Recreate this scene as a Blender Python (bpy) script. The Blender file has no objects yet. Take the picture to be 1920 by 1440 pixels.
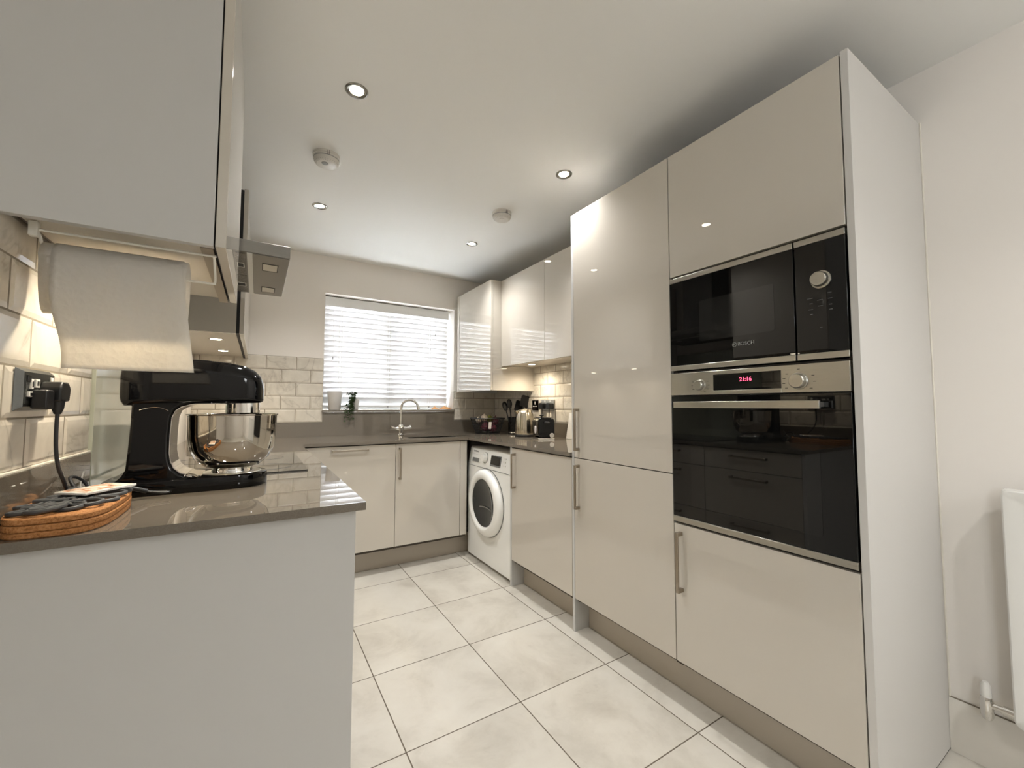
import bpy, bmesh, math, random
from mathutils import Vector, Matrix
random.seed(7)
S = bpy.context.scene
COL = S.collection
PI = math.pi

# ------------------------------------------------------------------ helpers
def lin(c):
    return tuple(((v/255.0)/12.92 if v/255.0 <= 0.04045 else (((v/255.0)+0.055)/1.055)**2.4) for v in c)

class NT:
    def __init__(self, name):
        self.m = bpy.data.materials.new(name); self.m.use_nodes = True
        self.t = self.m.node_tree; self.n = self.t.nodes
        self.b = self.n['Principled BSDF']
        self.out = self.n['Material Output']
    def node(self, typ, **kw):
        k = self.n.new(typ)
        for a, v in kw.items(): setattr(k, a, v)
        return k
    def link(self, a, b): self.t.links.new(a, b)
    def math(self, op, a, b=None, c=None):
        k = self.n.new('ShaderNodeMath'); k.operation = op
        for i, v in enumerate((a, b, c)):
            if v is None: continue
            if isinstance(v, (int, float)): k.inputs[i].default_value = v
            else: self.link(v, k.inputs[i])
        return k.outputs[0]
    def mix(self, f, a, b):
        k = self.n.new('ShaderNodeMix'); k.data_type = 'RGBA'
        for s, v in ((k.inputs[0], f), (k.inputs[6], a), (k.inputs[7], b)):
            if isinstance(v, (int, float)): s.default_value = v
            elif isinstance(v, tuple): s.default_value = (*v[:3], 1)
            else: self.link(v, s)
        return k.outputs[2]
    def noise(self, scale, detail=3, rough=0.5, vec=None, dist=0.0):
        k = self.n.new('ShaderNodeTexNoise'); k.inputs['Scale'].default_value = scale
        k.inputs['Detail'].default_value = detail; k.inputs['Roughness'].default_value = rough
        k.inputs['Distortion'].default_value = dist
        if vec is not None: self.link(vec, k.inputs['Vector'])
        return k.outputs['Fac']
    def pos(self):
        return self.n.new('ShaderNodeNewGeometry').outputs['Position']
    def ramp(self, f, stops):
        k = self.n.new('ShaderNodeValToRGB')
        e = k.color_ramp.elements
        while len(e) < len(stops): e.new(0.5)
        for i, (p, c) in enumerate(stops):
            e[i].position = p; e[i].color = (*c[:3], 1) if isinstance(c, tuple) else (c, c, c, 1)
        self.link(f, k.inputs[0]); return k.outputs[0]
    def bump(self, h, strength=0.2, dist=0.002):
        k = self.n.new('ShaderNodeBump'); k.inputs['Strength'].default_value = strength
        k.inputs['Distance'].default_value = dist
        self.link(h, k.inputs['Height']); self.link(k.outputs[0], self.b.inputs['Normal'])
    def set(self, **kw):
        names = dict(col='Base Color', rough='Roughness', metal='Metallic', spec='Specular IOR Level', coat='Coat Weight',
                     coatr='Coat Roughness', ior='IOR', trans='Transmission Weight', alpha='Alpha', aniso='Anisotropic')
        for a, v in kw.items():
            s = self.b.inputs[names[a]]
            if isinstance(v, tuple): s.default_value = (*v[:3], 1)
            elif isinstance(v, (int, float)): s.default_value = v
            else: self.link(v, s)

def simple(name, rgb, rough=0.5, metal=0.0, spec=0.5, var=0.03, coat=0.0, scale=40, bump=0.0):
    k = NT(name); c = lin(rgb)
    p = k.pos()
    n = k.noise(scale, 3, 0.5, p)
    lo = tuple(max(0, v*(1-var)) for v in c); hi = tuple(min(1, v*(1+var)) for v in c)
    k.set(col=k.mix(n, lo, hi), rough=rough, metal=metal, spec=spec, coat=coat)
    if coat: k.set(coatr=0.03)
    if bump: k.bump(n, bump, 0.001)
    return k.m

def brushed(name, rgb, rough=0.28, stretch=(1, 1, 60), amt=0.12):
    k = NT(name); c = lin(rgb)
    mp = k.node('ShaderNodeMapping'); mp.inputs['Scale'].default_value = stretch
    k.link(k.pos(), mp.inputs['Vector'])
    n = k.noise(14, 4, 0.6, mp.outputs[0])
    k.set(col=k.mix(n, tuple(v*(1-amt) for v in c), tuple(min(1, v*(1+amt)) for v in c)), metal=1.0,
          rough=k.math('ADD', k.math('MULTIPLY', n, 0.12), rough-0.06))
    return k.m

def emit(name, rgb, strength):
    k = NT(name)
    e = k.node('ShaderNodeEmission'); e.inputs[0].default_value = (*rgb, 1); e.inputs[1].default_value = strength
    k.link(e.outputs[0], k.out.inputs[0]); return k.m

M = {}
M['gloss'] = simple('cashmere_gloss', (201, 194, 182), 0.010, spec=1.0, var=0.012, scale=3)
M['panel'] = simple('cashmere_panel', (201, 200, 197), 0.22, spec=0.4, var=0.012, scale=3)
M['panelmatt'] = simple('matt_end_panel', (206, 203, 198), 0.42, spec=0.35, var=0.012, scale=3)
M['plinth'] = simple('plinth_board', (186, 176, 161), 0.3, var=0.02, scale=6)
M['carcass'] = simple('carcass_board', (205, 197, 184), 0.35, var=0.01, scale=6)
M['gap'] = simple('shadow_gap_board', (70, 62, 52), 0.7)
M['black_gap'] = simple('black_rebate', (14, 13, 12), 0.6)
M['steel'] = brushed('brushed_steel', (190, 187, 178), 0.3, (60, 1, 60) if False else (1, 1, 60))
M['darksteel'] = brushed('dark_brushed_steel', (112, 113, 110), 0.35, (30, 30, 30))
M['nickel'] = brushed('brushed_nickel', (168, 158, 144), 0.32, (20, 20, 20))
M['hoodsteel'] = brushed('hood_steel', (132, 129, 124), 0.34, (1, 40, 40))
M['chrome'] = simple('polished_chrome', (226, 224, 220), 0.05, metal=1.0, var=0.005)
M['bezelchrome'] = simple('satin_chrome', (150, 148, 142), 0.25, metal=1.0, var=0.01)
M['bowlsteel'] = simple('mirror_steel', (206, 200, 190), 0.045, metal=1.0, var=0.01)
M['blackglass'] = simple('black_glass', (9, 9, 9), 0.02, spec=0.55, var=0.0)
M['hobglass'] = simple('hob_glass', (12, 12, 12), 0.03, spec=0.9, var=0.0)
M['blackgloss'] = simple('black_gloss_enamel', (9, 9, 10), 0.06, spec=0.32, var=0.0)
M['blackplastic'] = simple('black_plastic', (20, 20, 21), 0.35, var=0.05)
M['blackrubber'] = simple('black_rubber', (26, 26, 27), 0.6, var=0.1)
M['greysilicone'] = simple('grey_silicone', (68, 70, 72), 0.55, var=0.1)
M['whiteplastic'] = simple('white_plastic', (224, 221, 214), 0.3, var=0.01)
M['alarmwhite'] = simple('alarm_white', (214, 210, 202), 0.4, var=0.015)
M['whiteenamel'] = simple('white_enamel', (240, 239, 234), 0.15, var=0.008)
M['radwhite'] = simple('radiator_white', (228, 226, 220), 0.28, var=0.008)
M['wirewhite'] = simple('white_coated_wire', (232, 229, 220), 0.3, var=0.01)
M['paint'] = simple('wall_paint', (238, 232, 224), 0.75, spec=0.25, var=0.012, scale=2.5)
M['ceil'] = simple('ceiling_paint', (238, 237, 233), 0.8, spec=0.2, var=0.008, scale=2)
M['skirt'] = simple('skirting_paint', (222, 216, 205), 0.45, var=0.01)
M['upvc'] = simple('white_upvc', (236, 236, 234), 0.3, var=0.01)
M['silicone'] = simple('white_sealant', (228, 222, 208), 0.5, var=0.01)
M['cable'] = simple('grey_black_cable', (42, 43, 46), 0.5, var=0.05)
M['potwhite'] = simple('grey_white_ceramic', (206, 203, 198), 0.35, var=0.03)
M['soil'] = simple('potting_soil', (60, 46, 35), 0.9, var=0.3, scale=200)
M['leaf'] = simple('leaf_green', (62, 84, 46), 0.45, var=0.35, scale=60)
M['orange'] = simple('orange_cloth', (226, 168, 112), 0.8, var=0.15, scale=50)
M['garlic'] = simple('garlic_skin', (222, 206, 186), 0.5, var=0.12, scale=60)
M['onion'] = simple('red_onion_skin', (112, 44, 62), 0.3, var=0.3, scale=70)
M['lime'] = simple('green_fruit_skin', (118, 122, 48), 0.4, var=0.25, scale=60)
M['labelpaper'] = simple('pale_label_paper', (212, 204, 200), 0.5, var=0.04)
M['darkplate'] = simple('black_nickel', (46, 40, 38), 0.2, metal=1.0, var=0.3, scale=90)
M['sinksteel'] = brushed('sink_steel', (150, 148, 143), 0.3)
M['mark'] = simple('dark_print', (60, 58, 55), 0.6)
M['greymark'] = simple('grey_print', (150, 150, 148), 0.5)
M['dimmark'] = simple('dim_print', (84, 84, 84), 0.5)
M['rubbergrey'] = simple('door_seal_grey', (120, 121, 120), 0.5)
M['drumsteel'] = simple('drum_steel', (150, 150, 150), 0.25, metal=1.0, var=0.15, scale=120)
M['red'] = emit('red_led', (1.0, 0.08, 0.16), 1.6)
M['lamp'] = emit('warm_lamp', (1.0, 0.86, 0.62), 14.0)
M['lampsmall'] = emit('warm_cabinet_lamp', (1.0, 0.88, 0.66), 9.0)

def quartz():
    k = NT('taupe_quartz'); p = k.pos()
    f = k.noise(420, 2, 0.5, p); g = k.noise(5, 2, 0.5, p)
    c = k.mix(k.ramp(f, [(0.35, 0.0), (0.7, 1.0)]), lin((108, 100, 89)), lin((120, 112, 100)))
    c = k.mix(k.math('MULTIPLY', g, 0.3), c, lin((104, 97, 87)))
    k.set(col=c, rough=0.02, spec=1.0); return k.m
M['quartz'] = quartz()

def floor_mat(xA, tx, yr, ty):
    k = NT('pale_stone_floor_tile'); p = k.pos()
    s = k.node('ShaderNodeSeparateXYZ'); k.link(p, s.inputs[0])
    u = k.math('DIVIDE', k.math('SUBTRACT', s.outputs[0], xA), tx)
    v = k.math('DIVIDE', k.math('SUBTRACT', s.outputs[1], yr), ty)
    fu = k.math('FRACT', u); fv = k.math('FRACT', v)
    du = k.math('MULTIPLY', k.math('MINIMUM', fu, k.math('SUBTRACT', 1.0, fu)), tx)
    dv = k.math('MULTIPLY', k.math('MINIMUM', fv, k.math('SUBTRACT', 1.0, fv)), ty)
    d = k.math('MINIMUM', du, dv)
    grout = k.math('LESS_THAN', d, 0.0022)
    cb = k.node('ShaderNodeCombineXYZ'); k.link(k.math('FLOOR', u), cb.inputs[0]); k.link(k.math('FLOOR', v), cb.inputs[1])
    wn = k.node('ShaderNodeTexWhiteNoise'); wn.noise_dimensions = '3D'; k.link(cb.outputs[0], wn.inputs['Vector'])
    off = k.node('ShaderNodeVectorMath'); off.operation = 'SCALE'; k.link(wn.outputs['Color'], off.inputs[0]); off.inputs['Scale'].default_value = 9.0
    ad = k.node('ShaderNodeVectorMath'); ad.operation = 'ADD'; k.link(p, ad.inputs[0]); k.link(off.outputs[0], ad.inputs[1])
    n1 = k.noise(3.2, 6, 0.62, ad.outputs[0], 0.4)
    n2 = k.noise(26, 5, 0.7, ad.outputs[0], 0.2)
    c = k.ramp(n1, [(0.25, lin((174, 167, 154))), (0.5, lin((199, 193, 181))), (0.75, lin((208, 203, 192)))])
    spk = k.math('MULTIPLY', k.ramp(n2, [(0.56, 0.0), (0.72, 1.0)]), k.ramp(n1, [(0.3, 1.0), (0.55, 0.0)]))
    c = k.mix(k.math('MULTIPLY', spk, 0.5), c, lin((168, 160, 146)))
    c = k.mix(grout, c, lin((98, 88, 74)))
    k.set(col=c, rough=k.math('ADD', k.math('MULTIPLY', grout, 0.5), 0.3), spec=0.4)
    h = k.math('MINIMUM', k.math('DIVIDE', d, 0.004), 1.0)
    k.bump(h, 0.35, 0.002); return k.m

def marble_tile():
    k = NT('marble_effect_tile'); p = k.pos()
    n1 = k.noise(3.2, 5, 0.55, p, 0.9)
    vein = k.ramp(k.math('ABSOLUTE', k.math('SUBTRACT', n1, 0.5)), [(0.0, 0.8), (0.010, 0.3), (0.035, 0.0)])
    n2 = k.noise(9, 4, 0.6, p, 0.8)
    c = k.mix(k.ramp(n2, [(0.35, 0.0), (0.75, 1.0)]), lin((218, 211, 197)), lin((199, 191, 177)))
    c = k.mix(k.math('MULTIPLY', vein, k.math('MULTIPLY', n2, 0.9)), c, lin((146, 136, 122)))
    k.set(col=c, rough=0.1, spec=0.5); return k.m
M['tile'] = marble_tile()
M['grout'] = simple('tile_grout', (138, 128, 112), 0.85, var=0.08)

def cork():
    k = NT('cork'); p = k.pos()
    n = k.noise(230, 3, 0.6, p); n2 = k.noise(60, 3, 0.6, p)
    c = k.ramp(n, [(0.3, lin((120, 78, 42))), (0.5, lin((178, 124, 76))), (0.75, lin((198, 148, 100)))])
    c = k.mix(k.math('MULTIPLY', n2, 0.3), c, lin((150, 98, 56)))
    k.set(col=c, rough=0.8, spec=0.2); k.bump(n, 0.4, 0.002); return k.m
M['cork'] = cork()

def towel():
    k = NT('quilted_paper'); p = k.pos()
    v = k.node('ShaderNodeTexVoronoi'); v.inputs['Scale'].default_value = 75; k.link(p, v.inputs['Vector'])
    n = k.noise(120, 3, 0.6, p)
    k.set(col=k.mix(n, lin((236, 234, 230)), lin((244, 243, 239))), rough=0.9, spec=0.1)
    k.bump(k.math('ADD', v.outputs['Distance'], k.math('MULTIPLY', n, 0.5)), 0.5, 0.004)
    tr = k.node('ShaderNodeBsdfTranslucent'); tr.inputs[0].default_value = (*lin((238, 230, 215)), 1)
    mx = k.node('ShaderNodeMixShader'); mx.inputs[0].default_value = 0.45
    k.link(k.b.outputs[0], mx.inputs[1]); k.link(tr.outputs[0], mx.inputs[2]); k.link(mx.outputs[0], k.out.inputs[0])
    return k.m
M['towel'] = towel()

def slat():
    k = NT('white_blind_slat'); n = k.noise(30, 2, 0.5, k.pos())
    k.set(col=k.mix(n, lin((232, 231, 230)), lin((240, 239, 238))), rough=0.45)
    tr = k.node('ShaderNodeBsdfTranslucent'); tr.inputs[0].default_value = (*lin((242, 242, 244)), 1)
    mx = k.node('ShaderNodeMixShader'); mx.inputs[0].default_value = 0.09
    k.link(k.b.outputs[0], mx.inputs[1]); k.link(tr.outputs[0], mx.inputs[2]); k.link(mx.outputs[0], k.out.inputs[0])
    return k.m
M['slat'] = slat()

def pane():
    k = NT('clear_window_glass')
    t = k.node('ShaderNodeBsdfTransparent'); g = k.node('ShaderNodeBsdfGlossy'); g.inputs['Roughness'].default_value = 0.02
    fr = k.node('ShaderNodeFresnel'); fr.inputs[0].default_value = 1.45
    mx = k.node('ShaderNodeMixShader'); k.link(fr.outputs[0], mx.inputs[0]); k.link(t.outputs[0], mx.inputs[1]); k.link(g.outputs[0], mx.inputs[2])
    k.link(mx.outputs[0], k.out.inputs[0]); return k.m
M['pane'] = pane()
M['splashglass'] = simple('pale_green_splash_glass', (176, 180, 164), 0.03, spec=1.0, var=0.02, scale=3, coat=0.6)

def hood_film():
    k = NT('grease_filter_mesh'); p = k.pos()
    w = k.node('ShaderNodeTexVoronoi'); w.inputs['Scale'].default_value = 160; k.link(p, w.inputs['Vector'])
    k.set(col=k.mix(w.outputs['Distance'], lin((92, 88, 82)), lin((150, 146, 138))), metal=0.8, rough=0.45)
    k.bump(w.outputs['Distance'], 0.5, 0.002); return k.m
M['filter'] = hood_film()

def kettle_steel():
    k = NT('ribbed_kettle_steel')
    k.set(col=lin((205, 196, 178)), metal=1.0, rough=0.2); 
    n = k.noise(3, 2, 0.5, k.pos()); k.set(rough=k.math('ADD', k.math('MULTIPLY', n, 0.1), 0.14)); return k.m
M['kettle'] = kettle_steel()

def printed():
    k = NT('printed_coaster_picture'); p = k.pos()
    n = k.noise(38, 4, 0.6, p, 0.6); n2 = k.noise(60, 3, 0.5, p)
    c = k.ramp(n, [(0.46, lin((226, 218, 202))), (0.54, lin((214, 150, 110))), (0.66, lin((150, 96, 62)))])
    c = k.mix(k.ramp(n2, [(0.5, 0.0), (0.62, 0.7)]), c, lin((222, 214, 198)))
    k.set(col=c, rough=0.25); return k.m
M['print'] = printed()

# --- mesh collectors
def box(bm, x0, x1, y0, y1, z0, z1):
    vs = [bm.verts.new((x, y, z)) for z in (z0, z1) for y in (y0, y1) for x in (x0, x1)]
    for f in ((0, 2, 3, 1), (4, 5, 7, 6), (0, 1, 5, 4), (2, 6, 7, 3), (0, 4, 6, 2), (1, 3, 7, 5)):
        bm.faces.new([vs[i] for i in f])
    return bm

def frame_of(d):
    d = Vector(d).normalized()
    a = Vector((0, 0, 1)) if abs(d.z) < 0.9 else Vector((1, 0, 0))
    u = d.cross(a).normalized(); return u, d.cross(u).normalized()

def tube(bm, pts, r, seg=10, closed=False, rx=None):
    pts = [Vector(p) for p in pts]; n = len(pts); rings = []
    u = None
    for i, p in enumerate(pts):
        if closed: d = pts[(i+1) % n]-pts[i-1]
        else: d = pts[min(i+1, n-1)]-pts[max(i-1, 0)]
        d.normalize()
        if u is None: u, w = frame_of(d)
        else:
            u = (u-d*u.dot(d)).normalized(); w = d.cross(u)
        rr = r[i] if isinstance(r, (list, tuple)) else r
        rings.append([bm.verts.new(p+(u*math.cos(2*PI*k/seg)+w*math.sin(2*PI*k/seg))*rr) for k in range(seg)])
    m = n if closed else n-1
    for i in range(m):
        a, b = rings[i], rings[(i+1) % n]
        for k in range(seg):
            bm.faces.new((a[k], a[(k+1) % seg], b[(k+1) % seg], b[k]))
    if not closed:
        bm.faces.new(rings[0][::-1]); bm.faces.new(rings[-1])
    return bm

def cyl(bm, p0, p1, r0, r1=None, seg=28):
    return tube(bm, [p0, p1], [r0, r0 if r1 is None else r1], seg)

def lathe(bm, prof, c, axis='z', seg=48):
    """prof: (r, h) along the axis from point c."""
    c = Vector(c); rings = []
    ax = {'z': (Vector((1, 0, 0)), Vector((0, 1, 0)), Vector((0, 0, 1))), 'x': (Vector((0, 1, 0)), Vector((0, 0, 1)), Vector((1, 0, 0))),
          'y': (Vector((0, 0, 1)), Vector((1, 0, 0)), Vector((0, 1, 0)))}[axis]
    for r, h in prof:
        o = c+ax[2]*h
        if r < 1e-6: rings.append([bm.verts.new(o)])
        else: rings.append([bm.verts.new(o+(ax[0]*math.cos(2*PI*k/seg)+ax[1]*math.sin(2*PI*k/seg))*r) for k in range(seg)])
    for a, b in zip(rings, rings[1:]):
        for k in range(seg):
            k2 = (k+1) % seg
            if len(a) == 1 and len(b) == 1: continue
            if len(a) == 1: bm.faces.new((a[0], b[k], b[k2]))
            elif len(b) == 1: bm.faces.new((a[k], b[0], a[k2]))
            else: bm.faces.new((a[k], a[k2], b[k2], b[k]))
    for rg, rev in ((rings[0], True), (rings[-1], False)):
        if len(rg) > 2:
            bm.faces.new(rg[::-1] if rev else rg)
    return bm

def prism(bm, outline, a0, a1, axis='z'):
    def P(u, v, a): return {'z': (u, v, a), 'y': (u, a, v), 'x': (a, u, v)}[axis]
    A = [bm.verts.new(P(u, v, a0)) for u, v in outline]; B = [bm.verts.new(P(u, v, a1)) for u, v in outline]
    n = len(A)
    bm.faces.new(A[::-1]); bm.faces.new(B)
    for i in range(n): bm.faces.new((A[i], A[(i+1) % n], B[(i+1) % n], B[i]))
    return bm

def rrect(u0, u1, v0, v1, r, n=8):
    out = []
    for cu, cv, a in ((u1-r, v1-r, 0), (u0+r, v1-r, 90), (u0+r, v0+r, 180), (u1-r, v0+r, 270)):
        for i in range(n+1):
            t = math.radians(a+90*i/n); out.append((cu+r*math.cos(t), cv+r*math.sin(t)))
    return out

def smoothpath(p, k=4):
    p = [Vector(q) for q in p]; out = []
    for i in range(len(p)-1):
        a, b, c, d = p[max(i-1, 0)], p[i], p[i+1], p[min(i+2, len(p)-1)]
        for j in range(k):
            s = j/k
            out.append(0.5*((2*b)+(c-a)*s+(2*a-5*b+4*c-d)*s*s+(3*b-a-3*c+d)*s**3))
    out.append(p[-1]); return out
WLOC = {}
def obj(name, bm, mat, parent=None, bevel=0.0, smooth=40, seg=2, label=None, loc=None):
    base = WLOC[parent.name] if parent is not None else Vector(loc or (0, 0, 0))
    bmesh.ops.recalc_face_normals(bm, faces=bm.faces[:])
    bmesh.ops.translate(bm, verts=bm.verts[:], vec=-base)
    me = bpy.data.meshes.new(name); bm.to_mesh(me); bm.free()
    if smooth:
        me.polygons.foreach_set('use_smooth', [True]*len(me.polygons))
        me.set_sharp_from_angle(angle=math.radians(smooth))
    me.materials.append(M[mat] if isinstance(mat, str) else mat)
    o = bpy.data.objects.new(name, me); COL.objects.link(o)
    if parent is not None: o.parent = parent
    else: o.location = base
    WLOC[o.name] = base
    if bevel:
        b = o.modifiers.new('bevel', 'BEVEL'); b.width = bevel; b.segments = seg; b.limit_method = 'ANGLE'; b.angle_limit = math.radians(35)
    if label: o['label'] = label
    return o

def thing(name, label, cat, loc, group=None):
    o = bpy.data.objects.new(name, None); COL.objects.link(o); o.location = loc; o.empty_display_size = 0.05
    WLOC[o.name] = Vector(loc); o['label'] = label; o['category'] = cat
    if group: o['group'] = group
    return o
def tag(o, label, cat, group=None):
    o['label'] = label; o['category'] = cat
    if group: o['group'] = group
    return o
def struct(name, bm, mat, parent=None, **kw):
    o = obj(name, bm, mat, parent, **kw)
    if parent is None: o['kind'] = 'structure'
    return o
def BM(): return bmesh.new()
def bx(*a): return box(bmesh.new(), *a)
def dup(root, loc, label):
    r = root.copy(); COL.objects.link(r); r.location = loc; r['label'] = label; WLOC[r.name] = Vector(loc)
    for ch in list(root.children):
        c = ch.copy(); COL.objects.link(c); c.parent = r
        for g in list(ch.children):
            d = g.copy(); COL.objects.link(d); d.parent = c
    return r

def text(name, body, size, loc, rot, mat, parent, extrude=0.0003, align='CENTER', bold=0.0):
    cu = bpy.data.curves.new(name, 'FONT'); cu.body = body; cu.size = size; cu.extrude = extrude; cu.align_x = align; cu.align_y = 'CENTER'
    cu.offset = bold
    t = bpy.data.objects.new(name, cu); COL.objects.link(t)
    dg = bpy.context.evaluated_depsgraph_get(); me = bpy.data.meshes.new_from_object(t.evaluated_get(dg))
    bpy.data.objects.remove(t)
    me.materials.clear(); me.materials.append(M[mat])
    o = bpy.data.objects.new(name, me); COL.objects.link(o); o.parent = parent
    o.location = Vector(loc)-WLOC[parent.name]; o.rotation_euler = rot; WLOC[o.name] = Vector(loc)
    return o
# text on a plane facing -x (seen from -x): its reading direction is -y, up is z
FACE_NX = (PI/2, 0, -PI/2)
FACE_NY = (PI/2, 0, 0)

def light(name, kind, loc, energy, col, parent=None, **kw):
    l = bpy.data.lights.new(name, kind); l.energy = energy; l.color = col
    for a, v in kw.items(): setattr(l, a, v)
    o = bpy.data.objects.new(name, l); COL.objects.link(o)
    if parent is not None:
        o.parent = parent; o.location = Vector(loc)-WLOC[parent.name]
    else: o.location = loc
    return o

# ------------------------------------------------------------------ dimensions (metres)
XL2 = -3.1                        # the room widens to the left behind the end of the units
XW0, XW1 = -1.845, 0.62          # left and right wall faces
YB, YF = 3.19, -3.3              # back (window) wall and the wall behind the camera
ZC = 2.3917
ZW, TW = 0.914, 0.020            # worktop top and thickness
XL, YL = -1.1836, 0.637          # left run: worktop front edge and near end
YBF = 2.4737                     # back run worktop front edge
XR = -0.0148
YT = 1.2445                      # tall units end here
ZB, ZD = 0.1685, 0.8855          # base doors bottom / top
ZT = 2.195
ZCL = 1.508                      # underside of the left wall cabinets
TX0 = -1.838                     # tile face on left wall

# ------------------------------------------------------------------ room shell
bm = bx(XL2-0.3, XW1+0.3, YF-0.3, YB+0.3, -0.1, 0.0)
struct('floor', bm, floor_mat(-0.5125, 0.455, 2.3255, 0.4584))
struct('ceiling', bx(XL2-0.3, XW1+0.3, YF-0.3, YB+0.3, ZC, ZC+0.1), 'ceil')
bm = bx(XW0-0.2, XW0, 0.662, YB, 1.506, ZC); box(bm, XW0-0.2, XW0, 0.642, YB, 0, 1.506)
box(bm, XL2-0.2, XL2, YF, -2.2, 0, ZC); box(bm, XL2-0.2, XL2, -1.6, 0.862, 0, ZC); box(bm, XL2-0.2, XL2, -2.2, -1.6, 1.88, ZC); box(bm, XL2-0.2, XL2, -2.2, -1.6, 0, 1.325); box(bm, XL2, XW0-0.2, 0.662, 0.862, 0, ZC)
struct('wall_left', bm, 'paint')
struct('wall_right', bx(XW1, XW1+0.2, YF, YB, 0, ZC), 'paint')
# back wall with the window opening
WX0, WX1, WZ0, WZ1 = -0.977, 0.168, 1.125, 2.087
bm = BM()
box(bm, XW0-0.2, WX0, YB, YB+0.28, 0, ZC); box(bm, WX1, XW1+0.2, YB, YB+0.28, 0, ZC)
box(bm, WX0, WX1, YB, YB+0.28, 0, WZ0-0.02); box(bm, WX0, WX1, YB, YB+0.28, WZ1, ZC)
struct('wall_back', bm, 'paint')
# wall behind the camera; an added, unseen window in the far left wall brings fill daylight
struct('wall_front', bx(XL2-0.2, XW1+0.2, YF-0.28, YF, 0, ZC), 'paint')
DY0, DY1, DZ0, DZ1 = -2.2, -1.6, 1.35, 1.88
d = struct('fill_window', bx(XL2-0.142, XL2-0.138, DY0+0.03, DY1-0.03, DZ0+0.03, DZ1-0.03), 'pane')
bm = BM()
for y0, y1, z0, z1 in ((DY0, DY0+0.05, DZ0, DZ1), (DY1-0.05, DY1, DZ0, DZ1), (DY0+0.05, DY1-0.05, DZ0, DZ0+0.05), (DY0+0.05, DY1-0.05, DZ1-0.05, DZ1)):
    box(bm, XL2-0.17, XL2-0.10, y0, y1, z0, z1)
struct('window_frame', bm, 'upvc', d, bevel=0.004)
struct('window_sill', bx(XL2-0.10, XL2+0.03, DY0-0.03, DY1+0.03, DZ0-0.025, DZ0), 'upvc', d, bevel=0.004)
# skirting on the right wall towards the camera
bm = BM(); prism(bm, [(XW1, 0.0), (XW1-0.015, 0.0), (XW1-0.015, 0.145), (XW1-0.012, 0.15), (XW1-0.012, 0.16), (XW1-0.006, 0.172), (XW1, 0.172)], YF, -0.0005, 'y')
struct('baseboard_right', bm, 'skirt')
struct('trim_1', bx(XW1-0.006, XW1, YF, -0.0005, 0.1723, 0.1745), 'grout')

# window: frame, glass, stone sill
w = struct('window_1', bx(WX0+0.06, WX1-0.06, YB+0.208, YB+0.214, WZ0+0.06, WZ1-0.06), 'pane')
bm = BM()
for x0, x1, z0, z1 in ((WX0, WX0+0.065, WZ0, WZ1), (WX1-0.065, WX1, WZ0, WZ1), (WX0+0.065, WX1-0.065, WZ0, WZ0+0.07), (WX0+0.065, WX1-0.065, WZ1-0.065, WZ1), (-0.44, -0.36, WZ0+0.07, WZ1-0.065)):
    box(bm, x0, x1, YB+0.18, YB+0.24, z0, z1)
struct('window_frame', bm, 'upvc', w, bevel=0.004)
bm = bx(WX0-0.004, WX1+0.004, YB-0.026, YB, WZ0-0.018, WZ0); box(bm, WX0, WX1, YB, YB+0.18, WZ0-0.018, WZ0)
struct('window_sill', bm, 'quartz', w)

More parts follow.
